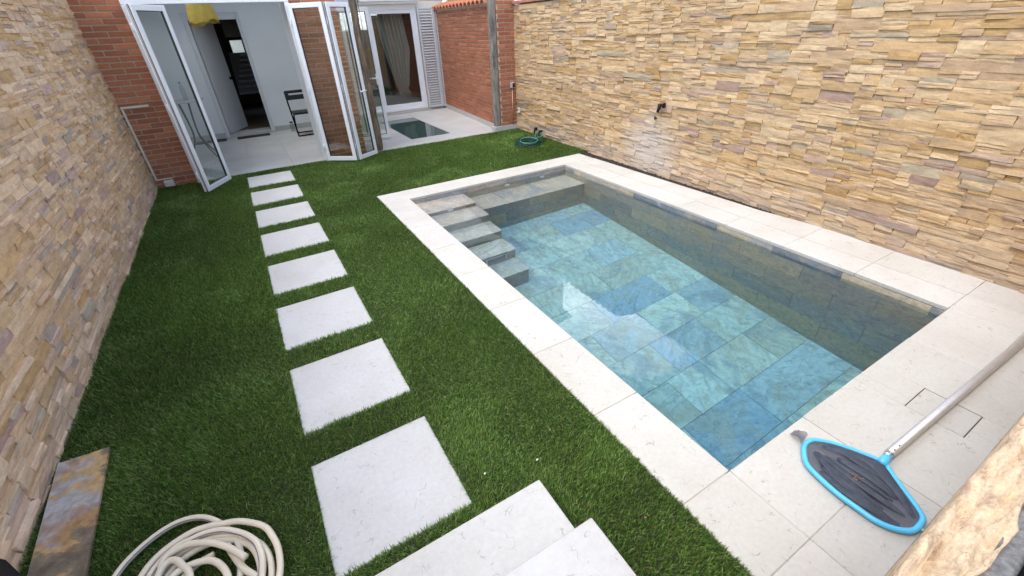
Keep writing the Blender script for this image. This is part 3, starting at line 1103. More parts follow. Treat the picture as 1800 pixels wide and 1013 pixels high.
for i in range(len(xs) - 1):
    for (y0, y1) in ((.213, PY0), (-.012, .213)):
        x0, x1 = xs[i], xs[i + 1]
        if x0 < LID[1] and x1 > LID[0]:
            segs = []
            lx0, lx1 = max(x0, LID[0]), min(x1, LID[1])
            if lx0 - x0 > .02:
                segs.append((x0, lx0, y0, y1))
            if x1 - lx1 > .02:
                segs.append((lx1, x1, y0, y1))
            ly0, ly1 = max(y0, LID[2]), min(y1, LID[3])
            if y1 - ly1 > .02:
                segs.append((lx0, lx1, ly1, y1))
            if ly0 - y0 > .02:
                segs.append((lx0, lx1, y0, ly0))
            pieces = MB()
            k = RNG.uniform(.97, 1.02)
            for q in segs:
                pieces.box(q[0] + .0005, q[1] - .0005, q[2] + .0005, q[3] - .0005, -.032, 0.0, c=.0, col=(k, k, k * .985))
            pieces.build('coping_slab', 'limestone', pool)
        else:
            slab(x0, x1, y0, y1)
lid = slab(LID[0] + .0016, LID[1] - .0016, LID[2] + .0016, LID[3] - .0016, 'skimmer_lid', th=.028)
lid['label'] = 'square cut-out skimmer lid in the deck under the pole'
bed = MB()
bed.box(CX0 + .01, PX0 - .03, -.02, CY1 - .01, -.2, -.0035)
bed.box(PX0 - .03, CX1 - .01, PY1 + .03, CY1 - .01, -.2, -.0035)
bed.box(PX0 - .03, RX(0) - .02, -.02, PY0 - .03, -.2, -.0035)
bed.box(PX1 + .03, CX1 - .012, PY0 - .03, PY1 + .03, -.2, -.0035)
bed.build('coping_bed', 'joint', pool)
fr_ = MB()
fr_.box(LID[0] - .001, LID[1] + .001, LID[2] - .001, LID[3] + .001, -.03, -.0022)
fr_.build('lid_frame', 'soil', pool)

wt = MB()
wt.box(PX0 - .006, PX1 + .006, PY0 - .006, PY1 + .006, -1.62, WZ)
wat = wt.build('water', 'water', kind='structure')

# ------------------------------------------------------------------ stepping stones
SS = .600
st0 = MB()
st0.box(-.235, -.235 + SS, 7.452 - SS, 7.452, -.035, .002, c=.004, col=(1, 1, 1.0))
slabs = [st0.build('stepping_stone', 'stepstone')]
names = ['pale square stepping stone nearest the glass doors of the house', 'second stepping stone out from the house doors, in a row of eight',
         'third stepping stone out from the house doors', 'fourth stepping stone out from the house, level with the pool corner',
         'fifth stepping stone out from the house, beside the pool steps', 'sixth stepping stone, third from the bottom end of the row',
         'seventh stepping stone, last but one before the garden stairs', 'largest stepping stone in the picture, just before the garden stairs']
for i in range(1, 8):
    o = slabs[0].copy()
    COL.objects.link(o)
    WL[o.name] = WL[slabs[0].name] + np.array([RNG.uniform(-.004, .004), -.8234 * i, 0])
    o.location = Vector(WL[o.name])
    o.rotation_euler.z = RNG.uniform(-.004, .004)
    slabs.append(o)
for o, n in zip(slabs, names):
    tag(o, n, 'stepping stone', 'stepping stones across the lawn')

stairs = thing('garden_stairs', (.28, .5, 0), 'pale stone garden steps at the bottom edge of the lawn', 'stairs')
a = MB()
a.box(-.35, .617, .30, .93, -.05, .118, col=(.9, .9, .9))
a.build('step_base', 'stepstone', stairs)
slab(-.365, .628, .29, .945, 'step_slab', 'stepstone', z1=.15, th=.03, parent=stairs)
a = MB()
a.box(-.35, .625, -.2, .610, .12, .288, col=(.9, .9, .9))
a.build('step_base', 'stepstone', stairs)
slab(-.365, .640, -.2, .626, 'step_slab', 'stepstone', z1=.32, th=.03, parent=stairs)

hr = MB()
hr.tube([(-.672, .880, .985), (-.435, .549, 1.185), (-.16, .180, 1.385)], .016, 10)
hr.tube([(-.50, .66, 1.12), (-.50, .66, 0.0)], .014, 8)
tag(hr.build('handrail', 'black_metal'), 'black handrail end crossing the bottom left corner', 'handrail')


# ------------------------------------------------------------------ artificial grass
def grass():
    rects = [(WL[o.name][0] - SS / 2, WL[o.name][0] + SS / 2, WL[o.name][1] - SS / 2, WL[o.name][1] + SS / 2) for o in slabs]
    rects.append((CX0 - .001, 9, -1, CY1 + .001))
    rects.append((-.36, .634, -1, .945))
    zones = [(LX, CX0 + .02, -.05, 2.4, 44000, 1.0), (LX, CX0 + .02, 2.4, 4.6, 28000, 1.2), (LX, RX(6) + .02, 4.6, FAC, 17000, 1.5)]
    X, Y, Wd = [], [], []
    for (x0, x1, y0, y1, d, ws) in zones:
        n = int((x1 - x0) * (y1 - y0) * d)
        x = RNG.uniform(x0, x1, n)
        y = RNG.uniform(y0, y1, n)
        k = (x > LX + .012) & (x < RX(y) - .012)
        for (a, b, c, e) in rects:
            k &= ~((x > a) & (x < b) & (y > c) & (y < e))
        X.append(x[k])
        Y.append(y[k])
        Wd.append(np.full(k.sum(), ws))
    x, y, wd = np.concatenate(X), np.concatenate(Y), np.concatenate(Wd)
    n = len(x)
    q = np.stack([x, y], 1)
    lay = vnoise(q * 2.1, 3) * .6 + vnoise(q * 5.7, 4) * .4          # pile brushed this way and that
    comb = vnoise(q * 1.3 + 40, 8)
    az = lay * 5.0 + 2.2 + RNG.normal(0, 1.1, n)
    lean = np.clip(RNG.normal(.68, .34, n) + (comb - .5) * .5, .05, 1.35)
    L = RNG.uniform(.018, .033, n) * (1 + .25 * (vnoise(q * 3.3, 21) - .5))
    w2 = RNG.uniform(.0010, .0020, n) * wd
    for (a, b, c, e) in rects[:8]:                                     # blades flop over the edges of the slabs
        near = (x > a - .028) & (x < b + .028) & (y > c - .028) & (y < e + .012) & (RNG.random(n) < .5)
        qx, qy = np.clip(x[near], a + .03, b - .03), np.clip(y[near], c + .03, e - .03)
        az[near] = np.arctan2(qy - y[near], qx - x[near]) + RNG.normal(0, .6, near.sum())
        lean[near] = RNG.uniform(.4, 1.25, near.sum())
        L[near] *= RNG.uniform(.9, 1.25, near.sum())
    dx, dy = np.cos(az), np.sin(az)
    px, py = -dy, dx
    tw = RNG.uniform(-.8, .8, n)
    px, py = px * np.cos(tw) + dx * np.sin(tw), py * np.cos(tw) + dy * np.sin(tw)
    V = np.zeros((n, 5, 3), np.float32)
    base = np.stack([x, y, np.full(n, -.004)], 1)
    pv = np.stack([px, py, np.zeros(n)], 1) * w2[:, None]
    a1 = lean * .5
    mid = base + np.stack([dx * np.sin(a1), dy * np.sin(a1), np.cos(a1)], 1) * (L * .55)[:, None]
    a2 = lean * 1.15
    tip = mid + np.stack([dx * np.sin(a2), dy * np.sin(a2), np.cos(a2)], 1) * (L * .5)[:, None]
    V[:, 0] = base - pv
    V[:, 1] = base + pv
    V[:, 2] = mid + pv * .85
    V[:, 3] = mid - pv * .85
    V[:, 4] = tip
    me = bpy.data.meshes.new('grass')
    me.vertices.add(n * 5)
    me.vertices.foreach_set('co', V.ravel())
    idx = (np.arange(n) * 5)[:, None]
    quads = np.concatenate([idx + 0, idx + 1, idx + 2, idx + 3, idx + 3, idx + 2, idx + 4], 1).astype(np.int32)
    me.loops.add(n * 7)
    me.loops.foreach_set('vertex_index', quads.ravel())
    me.polygons.add(n * 2)
    ls = np.stack([np.arange(n) * 7, np.arange(n) * 7 + 4], 1).astype(np.int32)
    me.polygons.foreach_set('loop_start', ls.ravel())
    me.update(calc_edges=True)
    pal = np.array([(.055, .125, .018), (.115, .215, .034), (.19, .31, .062), (.32, .43, .14), (.28, .24, .10)])
    ch = RNG.choice(5, n, p=[.30, .32, .22, .11, .05])
    col = pal[ch] * (RNG.uniform(.8, 1.2, n) * (.86 + .34 * vnoise(q * 1.7 + 90, 31)))[:, None]
    ca = me.color_attributes.new('Col', 'FLOAT_COLOR', 'POINT')
    cc = np.ones((n, 5, 4), np.float32)
    cc[:, :, :3] = col[:, None, :]
    ca.data.foreach_set('color', cc.ravel())
    me.materials.append(M['grass'])
    me.validate()
    o = link('grass', me, (0, 0, 0), kind='stuff')
    o['label'] = 'short dense artificial grass covering the lawn'


grass()

# ------------------------------------------------------------------ house
house = thing('brick_house', (1.6, 9.3, 0), 'red brick row house with open white folding glass doors at the end of the garden', 'house')
BP = [(0.41, 0.15, 0.076), (0.44, 0.165, 0.085), (0.36, 0.132, 0.07), (0.47, 0.185, 0.10), (0.40, 0.15, 0.082)]
bricks = []                                                  # (score, corners...) of every brick in the house


def brick_face(core, fn, u0, u1, z0, z1, dark=1.0, ph=0.0):
    row = 0
    z = z0
    while z < z1 - .03:
        u = u0 - ((.125 if row % 2 else 0) + ph) % .25
        while u < u1 - .01:
            a, b = max(u, u0), min(u + .238, u1)
            if b - a > .03:
                c = np.array(fn((a + b) / 2, z + .026, .006))
                sc_ = depth_px(c, (b - a) * .052) if in_view(c, 1.0) else 0
                nr = np.array(fn(0, 0, 1.0)) - np.array(fn(0, 0, 0.0))
                vd = CAM - c
                sc_ *= abs(nr @ vd) / np.linalg.norm(vd)
                bricks.append((sc_, core, fn, a, b, z, z + .053, dark))
            u += .25
        z += .0662
        row += 1


# front, left of the doors
OL, OR = -.835, .965
fw = MB()
fw.box(LX - .25, OL, FAC + .006, FAC + .25, -.1, 2.75)
fw.box(OL, OR, FAC + .03, FAC + .25, 2.23, 2.75)
c_front = fw.build('brick_wall', 'mortar', house)
brick_face(c_front, lambda u, z, d: (u, FAC + .006 - d, z), LX + .005, OL - .035, .0, 2.30)
pw = MB()
pw.box(OR, 1.612, FAC + .006, FAC + .75, -.1, 2.75)
c_pier = pw.build('brick_wall', 'mortar', house)
brick_face(c_pier, lambda u, z, d: (u, FAC + .006 - d, z), OR + .03, 1.612, .02, 2.30, .95, .08)
brick_face(c_pier, lambda u, z, d: (1.612 + d, u, z), FAC + .02, FAC + .75, .02, 2.30, .9, .1)
# brick wall down the right side of the porch
PA, PB = np.array((4.27, 7.92)), np.array((4.555, 11.08))
pl = np.linalg.norm(PB - PA)
pdx, pdy = (PB - PA) / pl


def porch(u, z, d):
    return (PA[0] + pdx * u - pdy * d, PA[1] + pdy * u + pdx * d, z)


qw = MB()
qw.box(0, pl + .3, -.25, .0, -.1, 2.12, fn=lambda u, d, z: porch(u, z, d - .001))
c_porch = qw.build('brick_wall', 'mortar', house)
brick_face(c_porch, porch, .0, pl, .10, 2.11, .92)
# short return beside the stone wall
rw = MB()
rw.box(4.275, RX(7.7) + .02, FAC + .006, 7.92, -.1, 2.20)
c_ret = rw.build('brick_wall', 'mortar', house)
brick_face(c_ret, lambda u, z, d: (u, FAC + .006 - d, z), 4.28, RX(7.7) - .01, .10, 2.16, .92, .1)
brick_face(c_ret, lambda u, z, d: (4.275 - d, u, z), FAC + .01, 7.91, .10, 2.14, .9, .05)
bricks.sort(key=lambda a: -a[0])
rest = MB()
for k, (s_, core, fn, a, b, z0, z1, dk) in enumerate(bricks):
    mb = MB() if (k < 300 and s_ > 0) else rest
    c = np.array(BP[RNG.integers(5)]) * RNG.uniform(.85, 1.12) * dk
    mb.box(a, b, 0, .010 + RNG.uniform(-.001, .002), z0, z1, c=.0025, col=tuple(c), fn=lambda u, d, z, fn=fn: fn(u, z, d))
    if mb is not rest:
        mb.build('brick', 'brick', core)
rest.build('brickwork', 'brick', c_porch, kind='stuff')
sk = MB()
sk.box(0.0, pl, 0.0, .014, .0, .098, fn=lambda u, d, z: porch(u, z, d))
sk.build('skirting', 'floorstone', house)
sk = MB()
sk.box(4.27, RX(7.7) - .01, FAC - .012, FAC + .003, -.02, .098)
sk.build('skirting', 'floorstone', house)
# terracotta tiles along the top of the porch wall
for i in range(15):
    u = .08 + i * .215
    tm = MB()
    vs, fs = [], []
    seg = 6
    for e in (-.34, .10):
        for rr in (.10, .085):
            for k in range(seg + 1):
                an = math.pi * k / seg
                vs.append(porch(u + math.cos(an) * rr, 2.10 + math.sin(an) * rr * .75 - e * .28 + .03, e))
    w_ = seg + 1
    for k in range(seg):
        fs += [(k, k + 1, 2 * w_ + k + 1, 2 * w_ + k), (w_ + k + 1, w_ + k, 3 * w_ + k, 3 * w_ + k + 1), (2 * w_ + k, 2 * w_ + k + 1, 3 * w_ + k + 1, 3 * w_ + k), (k + 1, k, w_ + k, w_ + k + 1)]
    tm.add(vs, fs, (1, 1, 1), True)
    tm.build('roof_tile', 'terracotta', house)
# floors: porch and room
fb = MB()
fb.box(LX, 4.9, FAC + .002, 11.3, -.25, -.014)
fb.build('floor_bed', 'grout', house)
SKY = (2.60, 3.40, 8.20, 10.33)


def floor_tiles(x0, x1, y0, y1, name, hole=None, sx=.6, sy_=.6, m='floorstone'):
    y = y0
    while y < y1 - .02:
        yb = min(y + sy_, y1)
        x = x0
        while x < x1 - .02:
            xb = min(x + sx, x1)
            parts = [(x, xb, y, yb)]
            if hole and x < hole[1] and xb > hole[0] and y < hole[3] and yb > hole[2]:
                h = hole
                parts = []
                if x < h[0]:
                    parts.append((x, h[0], y, yb))
                if xb > h[1]:
                    parts.append((h[1], xb, y, yb))
                xa_, xb_ = max(x, h[0]), min(xb, h[1])
                if y < h[2]:
                    parts.append((xa_, xb_, y, h[2]))
                if yb > h[3]:
                    parts.append((xa_, xb_, h[3], yb))
            if parts:
                mb = MB()
                k = RNG.uniform(.965, 1.03)
                for p in parts:
                    if p[1] - p[0] > .006 and p[3] - p[2] > .006:
                        mb.box(p[0] + .001, p[1] - .001, p[2] + .001, p[3] - .001, -.012, 0, c=.0008, col=(k, k, k))
                if mb.v:
                    mb.build(name, m, house)
            x = xb
        y = yb


floor_tiles(1.615, 4.60, FAC, 11.08, 'porch_floor_tile', SKY)
floor_tiles(LX + .02, 1.615, FAC, 10.98, 'room_floor_tile')
# glass panel over the basement light well
well = MB()
for q in ((SKY[0] - .1, SKY[0], SKY[2] - .1, SKY[3] + .1), (SKY[1], SKY[1] + .1, SKY[2] - .1, SKY[3] + .1), (SKY[0], SKY[1], SKY[2] - .1, SKY[2]), (SKY[0], SKY[1], SKY[3], SKY[3] + .1)):
    well.box(*q, -2.2, -.26)
well.box(SKY[0], SKY[1], SKY[2], SKY[3], -2.3, -2.2)
well.build('light_well', 'grey_panel', house)
fg = MB()
fg.box(SKY[0] + .006, SKY[1] - .006, SKY[2] + .006, SKY[3] - .006, -.016, -.002)
o = fg.build('floor_light', 'floor_glass', house)
o['label'] = 'dark glass panel set flush in the porch floor'
fbm = MB()
for yy in (9.0, 9.7):
    fbm.box(SKY[0], SKY[1], yy - .02, yy + .02, -.11, -.02)
fbm.build('beam', 'black_metal', house)
# room behind the folding doors
BW = 11.0
DX0, DX1, DZ0, DZ1 = -.365, .425, .035, 2.06
rm = MB()
rm.box(LX - .2, LX, FAC + .25, BW + .15, -.1, 2.75)
rm.build('room_wall', 'wall_paint', house)
rm = MB()
rm.box(LX, DX0, BW, BW + .12, -.1, 2.75)
rm.box(DX1, 1.75, BW, BW + .12, -.1, 2.75)
rm.box(DX0, DX1, BW, BW + .12, DZ1, 2.75)
rm.box(DX0, DX1, BW, BW + .12, -.1, DZ0 - .01)
rm.build('back_wall', 'wall_paint', house)
rm = MB()
rm.box(1.60, 1.72, 9.45, BW, -.1, 2.75)
rm.box(1.60, 1.72, FAC + .752, 9.45, 2.16, 2.75)
rm.build('side_wall', 'wall_paint', house)
rm = MB()
RLX0, RLX1, RLY0, RLY1 = -.95, 1.25, 8.3, 10.5  # ceiling opening added to bring more daylight into the room
rm.box(LX - .2, RLX0, FAC + .02, BW + .15, 2.752, 2.9)
rm.box(RLX1, 1.9, FAC + .02, BW + .15, 2.752, 2.9)
rm.box(RLX0, RLX1, FAC + .02, RLY0, 2.752, 2.9)
rm.box(RLX0, RLX1, RLY1, BW + .15, 2.752, 2.9)
rm.build('ceiling', 'wall_paint', house)
sk = MB()
sk.box(LX, DX0 - .07, BW - .012, BW - .001, 0, .09)
sk.build('skirting', 'floorstone', house)
sk = MB()
sk.box(DX1 + .07, 1.60, BW - .012, BW - .001, 0, .09)
sk.build('skirting', 'floorstone', house)
# door frame and inner door
df = MB()
df.box(DX0 - .075, DX0, BW - .022, BW - .001, .0, DZ1 + .12, c=.004)
df.box(DX1, DX1 + .06, BW - .022, BW - .001, .0, DZ1 + .12, c=.004)
df.box(DX0, DX1, BW - .022, BW - .001, DZ1, DZ1 + .119, c=.004)
df.build('door_frame', 'white_paint', house)
th = MB()
th.box(DX0, DX1, BW - .03, BW + .4, .003, .034, c=.004)
th.build('threshold', 'floorstone', house)
hx, hy = DX0 + .02, BW + .13
ang = math.radians(62)
idr = MB()


def inner(u, v, z):
    return (hx + math.cos(ang) * u - math.sin(ang) * v, hy + math.sin(ang) * u + math.cos(ang) * v, z)


idr.box(0, .74, -.02, .02, .045, DZ1 - .02, c=.003, fn=inner)
idoor = idr.build('inner_door', 'white_paint', house)
kb = MB()
kb.tube([inner(.67, -.02, 1.03), inner(.67, -.06, 1.03)], [.012, .012], 8)
kb.tube([inner(.67, -.055, 1.03), inner(.67, -.075, 1.03), inner(.67, -.09, 1.03)], [.028, .032, .018], 12)
kb.tube([inner(.67, -.0205, 1.03), inner(.67, -.026, 1.03)], [.03, .03], 12)
kb.build('knob', 'black_metal', idoor)
# dark hall beyond the inner door, window at its far end
hl = MB()
HX0, HX1, HY1 = -1.6, 1.6, 16.0
hl.box(HX0 - .1, HX0, BW + .12, HY1, -.1, 2.7)
hl.box(HX1, HX1 + .1, BW + .12, HY1, -.1, 2.7)
hl.box(HX0, HX1, BW + .12, HY1, 2.6, 2.75)
hl.box(HX0, .28, HY1, HY1 + .1, -.1, 2.75)
hl.box(.95, HX1, HY1, HY1 + .1, -.1, 2.75)
hl.box(.28, .95, HY1, HY1 + .1, -.1, 1.30)
hl.box(.28, .95, HY1, HY1 + .1, 1.70, 2.75)
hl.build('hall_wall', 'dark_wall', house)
hf = MB()
hf.box(HX0, HX1, BW + .4, HY1, -.1, .03)
hf.build('hall_floor', 'wood_floor', house)
hw = MB()
hw.box(.28, .95, HY1 + .02, HY1 + .06, 1.30, 1.34)
hw.box(.28, .95, HY1 + .02, HY1 + .06, 1.66, 1.70)
hw.box(.58, .61, HY1 + .02, HY1 + .06, 1.34, 1.66)
hwo = hw.build('hall_window', 'black_metal', house)
pn = MB()
pn.box(.28, .95, HY1 + .035, HY1 + .04, 1.34, 1.66)
pn.build('pane', 'glass', hwo)
hb_ = MB()
hb_.box(.22, 1.0, HY1 - .03, HY1 - .005, 1.74, 2.14)
hb_.box(.22, 1.0, HY1 - .12, HY1 - .005, 2.142, 2.26, c=.01)
hb_.build('roller_blind', 'cream', house)
# stair flight in the hall: open treads climbing to the right
for i in range(7):
    sm = MB()
    sm.box(.10 + i * .05, .62 + i * .02, 14.2 + i * .12, 14.42 + i * .12, .62 + i * .115, .66 + i * .115, c=.004)
    sm.build('stair_tread', 'white_paint', house)
sm = MB()
sm.add([(.08, 14.2, .45), (.55, 14.2, .45), (.62, 15.2, 1.30), (.14, 15.2, 1.30), (.08, 14.2, .52), (.55, 14.2, .52), (.62, 15.2, 1.38), (.14, 15.2, 1.38)],
       [(0, 1, 2, 3), (4, 7, 6, 5), (0, 4, 5, 1), (2, 6, 7, 3), (0, 3, 7, 4), (1, 5, 6, 2)])
sm.build('stair_soffit', 'grey_panel', house)

# folding doors


def door_leaf(p0, p1, z0, z1, fw_=.058, th=.046, hinge_at=None, handle=None, bottom=None):
    p0, p1 = np.array(p0), np.array(p1)
    L_ = np.linalg.norm(p1 - p0)
    dx, dy = (p1 - p0) / L_

    def fn(u, v, z):
        return (p0[0] + dx * u - dy * v, p0[1] + dy * u + dx * v, z)
    bt = bottom or fw_ * 1.15
    mb = MB()
    mb.box(0, fw_, -th / 2, th / 2, z0, z1, c=.004, fn=fn)
    mb.box(L_ - fw_, L_, -th / 2, th / 2, z0, z1, c=.004, fn=fn)
    mb.box(fw_ + .0005, L_ - fw_ - .0005, -th / 2 + .002, th / 2 - .002, z0, z0 + bt, c=.003, fn=fn)
    mb.box(fw_ + .0005, L_ - fw_ - .0005, -th / 2 + .002, th / 2 - .002, z1 - fw_, z1, c=.003, fn=fn)
    leaf = mb.build('door_leaf', 'white_alu', house)
    gk = MB()
    for (a, b, c, d) in ((fw_, fw_ + .007, z0 + bt, z1 - fw_), (L_ - fw_ - .007, L_ - fw_, z0 + bt, z1 - fw_), (fw_ + .007, L_ - fw_ - .007, z0 + bt, z0 + bt + .007), (fw_ + .007, L_ - fw_ - .007, z1 - fw_ - .007, z1 - fw_)):
        gk.box(a + .0003, b - .0003, -.013, .013, c + .0003, d - .0003, fn=fn)
    gk.build('gasket', 'gasket', leaf)
    se_ = MB()
    se_.box(L_ + .0003, L_ + .0025, -.005, .005, z0, z1, fn=fn)
    se_.build('seal', 'gasket', leaf)
    se_ = MB()
    se_.box(-.0025, -.0003, -.005, .005, z0, z1, fn=fn)
    se_.build('seal', 'gasket', leaf)
    gp = MB()
    gp.box(fw_ + .0075, L_ - fw_ - .0075, -.004, .004, z0 + bt + .0075, z1 - fw_ - .0075, fn=fn)
    gp.build('pane', 'glass', leaf)
    for (u, v) in (hinge_at or []):
        for z in (z0 + .22, (z0 + z1) / 2, z1 - .22):
            hm = MB()
            q = fn(u, v, 0)
            hm.tube([(q[0], q[1], z - .045), (q[0], q[1], z - .015), (q[0], q[1], z + .015), (q[0], q[1], z + .045)], .010, 8)
            hm.build('hinge', 'white_alu', leaf)
    if handle:
        u, v, z = handle
        s_ = 1 if v > 0 else -1
        hm = MB()
        hm.box(u - .016, u + .016, min(v, v + .010 * s_), max(v, v + .010 * s_), z - .11, z + .07, c=.003, fn=fn)
        hm.tube([fn(u, v + .008 * s_, z), fn(u, v + .05 * s_, z)], .010, 8)
        hm.tube([fn(u, v + .05 * s_, z), fn(u - .06, v + .055 * s_, z), fn(u - .13, v + .05 * s_, z)], .010, 8)
        hm.build('handle', 'white_alu', leaf)
    return leaf


LZ0, LZ1 = .022, 2.152
# left pair, folded out over the grass; right pair folded in front of the brick pier
door_leaf((-.800, 7.615), (-.741, 6.995), LZ0, LZ1, hinge_at=[(.0, .03), (.615, -.03)])
door_leaf((-.728, 6.985), (-.447, 7.475), LZ0, LZ1, hinge_at=[(.02, .03)])
door_leaf((.968, 7.590), (1.365, 7.285), LZ0, LZ1, hinge_at=[(.0, -.03)])
door_leaf((1.395, 7.285), (1.748, 7.515), LZ0, LZ1, hinge_at=[(.0, .03)], handle=(.385, -.023, 1.0))
o = door_leaf((1.68, 8.575), (2.305, 8.555), .03, 2.12, handle=(.565, -.023, 1.06))
o['label'] = 'single glazed door leaf standing open on the porch'
o = door_leaf((1.735, 8.62), (1.99, 8.83), .03, 2.12)
# door frame of the big opening
jf = MB()
jf.box(OL - .03, OL + .03, FAC - .055, FAC + .06, 0, 2.172, c=.004)
jf.box(OR - .03, OR + .03, FAC - .055, FAC + .06, 0, 2.172, c=.004)
jf.box(OL - .03, OR + .03, FAC - .055, FAC + .06, 2.174, 2.228, c=.004)
jf.build('door_jamb', 'white_alu', house)
rl = MB()
rl.box(OR - .014, OR - .001, FAC + .062, FAC + .75, .001, 2.75)
rl.build('door_reveal', 'wall_paint', house)
trk = MB()
trk.box(OL + .03, OR - .03, FAC - .02, FAC + .03, .001, .006)
trk.build('floor_track', 'chrome', house)
# porch back wall with sliding glass door
PBW = 11.1
SGX0, SGX1, SGZ0, SGZ1 = 2.35, 4.06, .06, 2.20
bw = MB()
bw.box(1.72, SGX0, PBW, PBW + .2, -.1, 3.0)
bw.box(SGX1, 4.75, PBW, PBW + .2, -.1, 3.0)
bw.box(SGX0, SGX1, PBW, PBW + .2, SGZ1 + .001, 3.0)
bw.box(SGX0, SGX1, PBW - .03, PBW + .2, -.1, SGZ0 - .001)
bw.build('porch_back_wall', 'cream', house)
sill = MB()
sill.box(2.0, 4.12, PBW - .10, PBW - .031, .002, .035, c=.004)
sill.build('door_sill', 'floorstone', house)
sf = MB()
sf.box(SGX0, SGX1, PBW - .05, PBW + .08, SGZ0, SGZ0 + .06, c=.004)
sf.box(SGX0, SGX1, PBW - .05, PBW + .08, SGZ1 - .06, SGZ1, c=.004)
sf.box(SGX0, SGX0 + .06, PBW - .05, PBW + .08, SGZ0 + .06, SGZ1 - .06, c=.004)
sf.box(SGX1 - .06, SGX1, PBW - .05, PBW + .08, SGZ0 + .06, SGZ1 - .06, c=.004)
sfo = sf.build('sliding_door', 'white_alu', house)
for (a, b, yy) in ((SGX0 + .06, 3.02, .03), (2.96, SGX1 - .061, -.02)):
    sa = MB()
    z0, z1 = SGZ0 + .061, SGZ1 - .061
    sa.box(a, a + .07, PBW + yy - .018, PBW + yy + .018, z0, z1, c=.003)
    sa.box(b - .07, b, PBW + yy - .018, PBW + yy + .018, z0, z1, c=.003)
    sa.box(a + .07, b - .07, PBW + yy - .016, PBW + yy + .016, z0, z0 + .09, c=.003)
    sa.box(a + .07, b - .07, PBW + yy - .016, PBW + yy + .016, z1 - .07, z1, c=.003)
    sa.build('sash', 'white_alu', sfo)
    gp = MB()
    gp.box(a + .071, b - .071, PBW + yy - .004, PBW + yy + .004, z0 + .091, z1 - .071)
    gp.build('pane', 'glass_dark', sfo)
lr = MB()
lr.box(1.80, 1.9, PBW + .2, 15, -.1, 2.7)
lr.box(4.75, 4.85, PBW + .2, 15, -.1, 2.7)
lr.box(1.80, 4.85, 15, 15.1, -.1, 2.7)
lr.box(1.80, 4.85, PBW + .2, 15, 2.6, 2.7)
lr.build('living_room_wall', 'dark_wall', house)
lr = MB()
lr.box(1.9, 4.75, PBW + .2, 15, -.1, .06)
lr.build('living_room_floor', 'wood_floor', house)
# curtain gathered to one side inside the glass
cm = MB()
nu, nz = 60, 24
vs, fs = [], []
for j in range(nz + 1):
    t_ = j / nz
    z = 2.12 - t_ * 1.75
    wd_ = .62 * (1 - .55 * max(0, t_ - .45) / .55) if t_ < .88 else .62 * .45 * (1 + (t_ - .88) * 1.2)
    x0 = 3.22 + .30 * t_ ** 1.4
    for i in range(nu + 1):
        s_ = i / nu
        vs.append((x0 + wd_ * s_ * (1 - .12 * t_), PBW + .34 + .05 * math.sin(s_ * 42 + t_ * 1.5) + .02 * math.sin(s_ * 15 + t_ * 5), z + .10 * math.sin(s_ * 6) * max(0, t_ - .8)))
for j in range(nz):
    for i in range(nu):
        a = j * (nu + 1) + i
        fs.append((a, a + nu + 1, a + nu + 2, a + 1))
cm.add(vs, fs, (1, 1, 1), True)
tag(cm.build('curtain', 'curtain'), 'pale gathered curtain hanging behind the sliding glass door', 'curtain')
# louvred shutter folded back beside the sliding door
sx0, sx1, syy, sz0, sz1 = 4.085, 4.455, PBW - .07, .06, 2.19
shp = MB()
shp.box(sx0, sx0 + .035, syy - .02, syy + .02, sz0, sz1, c=.003)
shp.box(sx1 - .035, sx1, syy - .02, syy + .02, sz0, sz1, c=.003)
shp.box(sx0 + .035, sx1 - .035, syy - .018, syy + .018, sz0, sz0 + .05, c=.003)
shp.box(sx0 + .035, sx1 - .035, syy - .018, syy + .018, sz1 - .05, sz1, c=.003)
sho = shp.build('shutter', 'white_paint', house)
n_sl = 36
for i in range(n_sl):
    z = sz0 + .055 + (sz1 - sz0 - .11) * (i + .5) / n_sl
    sl = MB()
    h_ = .0145
    sl.add([(x, syy + dy_, z + dz_) for x in (sx0 + .0355, sx1 - .0355) for dy_, dz_ in ((-.017, -h_), (-.011, -h_), (.017, h_), (.011, h_))],
           [(0, 1, 2, 3), (4, 7, 6, 5), (0, 4, 5, 1), (1, 5, 6, 2), (2, 6, 7, 3), (3, 7, 4, 0)])
    sl.build('slat', 'white_paint', sho)
# second shutter leaf folded behind: its drilled edge shows
se = MB()
se.box(sx1 + .004, sx1 + .035, syy - .03, syy + .0, sz0 - .01, sz1, c=.003)
se.box(sx1 + .060, sx1 + .085, syy - .03, syy + .0, sz0 - .01, sz1, c=.003)
for i in range(37):
    z = sz0 - .01 + (sz1 - sz0 + .01 - .02) * i / 36
    se.box(sx1 + .036, sx1 + .059, syy - .028, syy - .004, z, z + .022)
se.build('shutter', 'white_paint', house)
# upper storey and its eaves (seen only in the water)
us = MB()
us.box(-7, 8.7, 11.32, 17.0, 2.76, 8.3)
us.build('upper_storey', 'brick', house)
us = MB()
us.add([(-7.3, 10.95, 8.25), (9.0, 10.95, 8.25), (9.0, 14.2, 9.9), (-7.3, 14.2, 9.9), (9.0, 17.4, 8.25), (-7.3, 17.4, 8.25)], [(0, 1, 2, 3), (3, 2, 4, 5), (0, 5, 4, 1), (1, 4, 2), (0, 3, 5)])
us.build('roof', 'terracotta', house)
us = MB()
us.box(LX - .3, RLX0, FAC - .02, 11.3, 2.91, 3.02)
us.box(RLX1, 1.8, FAC - .02, 11.3, 2.91, 3.02)
us.box(RLX0, RLX1, FAC - .02, RLY0, 2.91, 3.02)
us.box(RLX0, RLX1, RLY1, 11.3, 2.91, 3.02)
us.build('flat_roof', 'red_cap', house)
us = MB()
us.box(RLX0 - .04, RLX1 + .04, RLY0 - .04, RLY1 + .04, 3.025, 3.033)
us.build('added_rooflight', 'glass', house)  # unseen glazing over the roof opening, added to brighten the room below

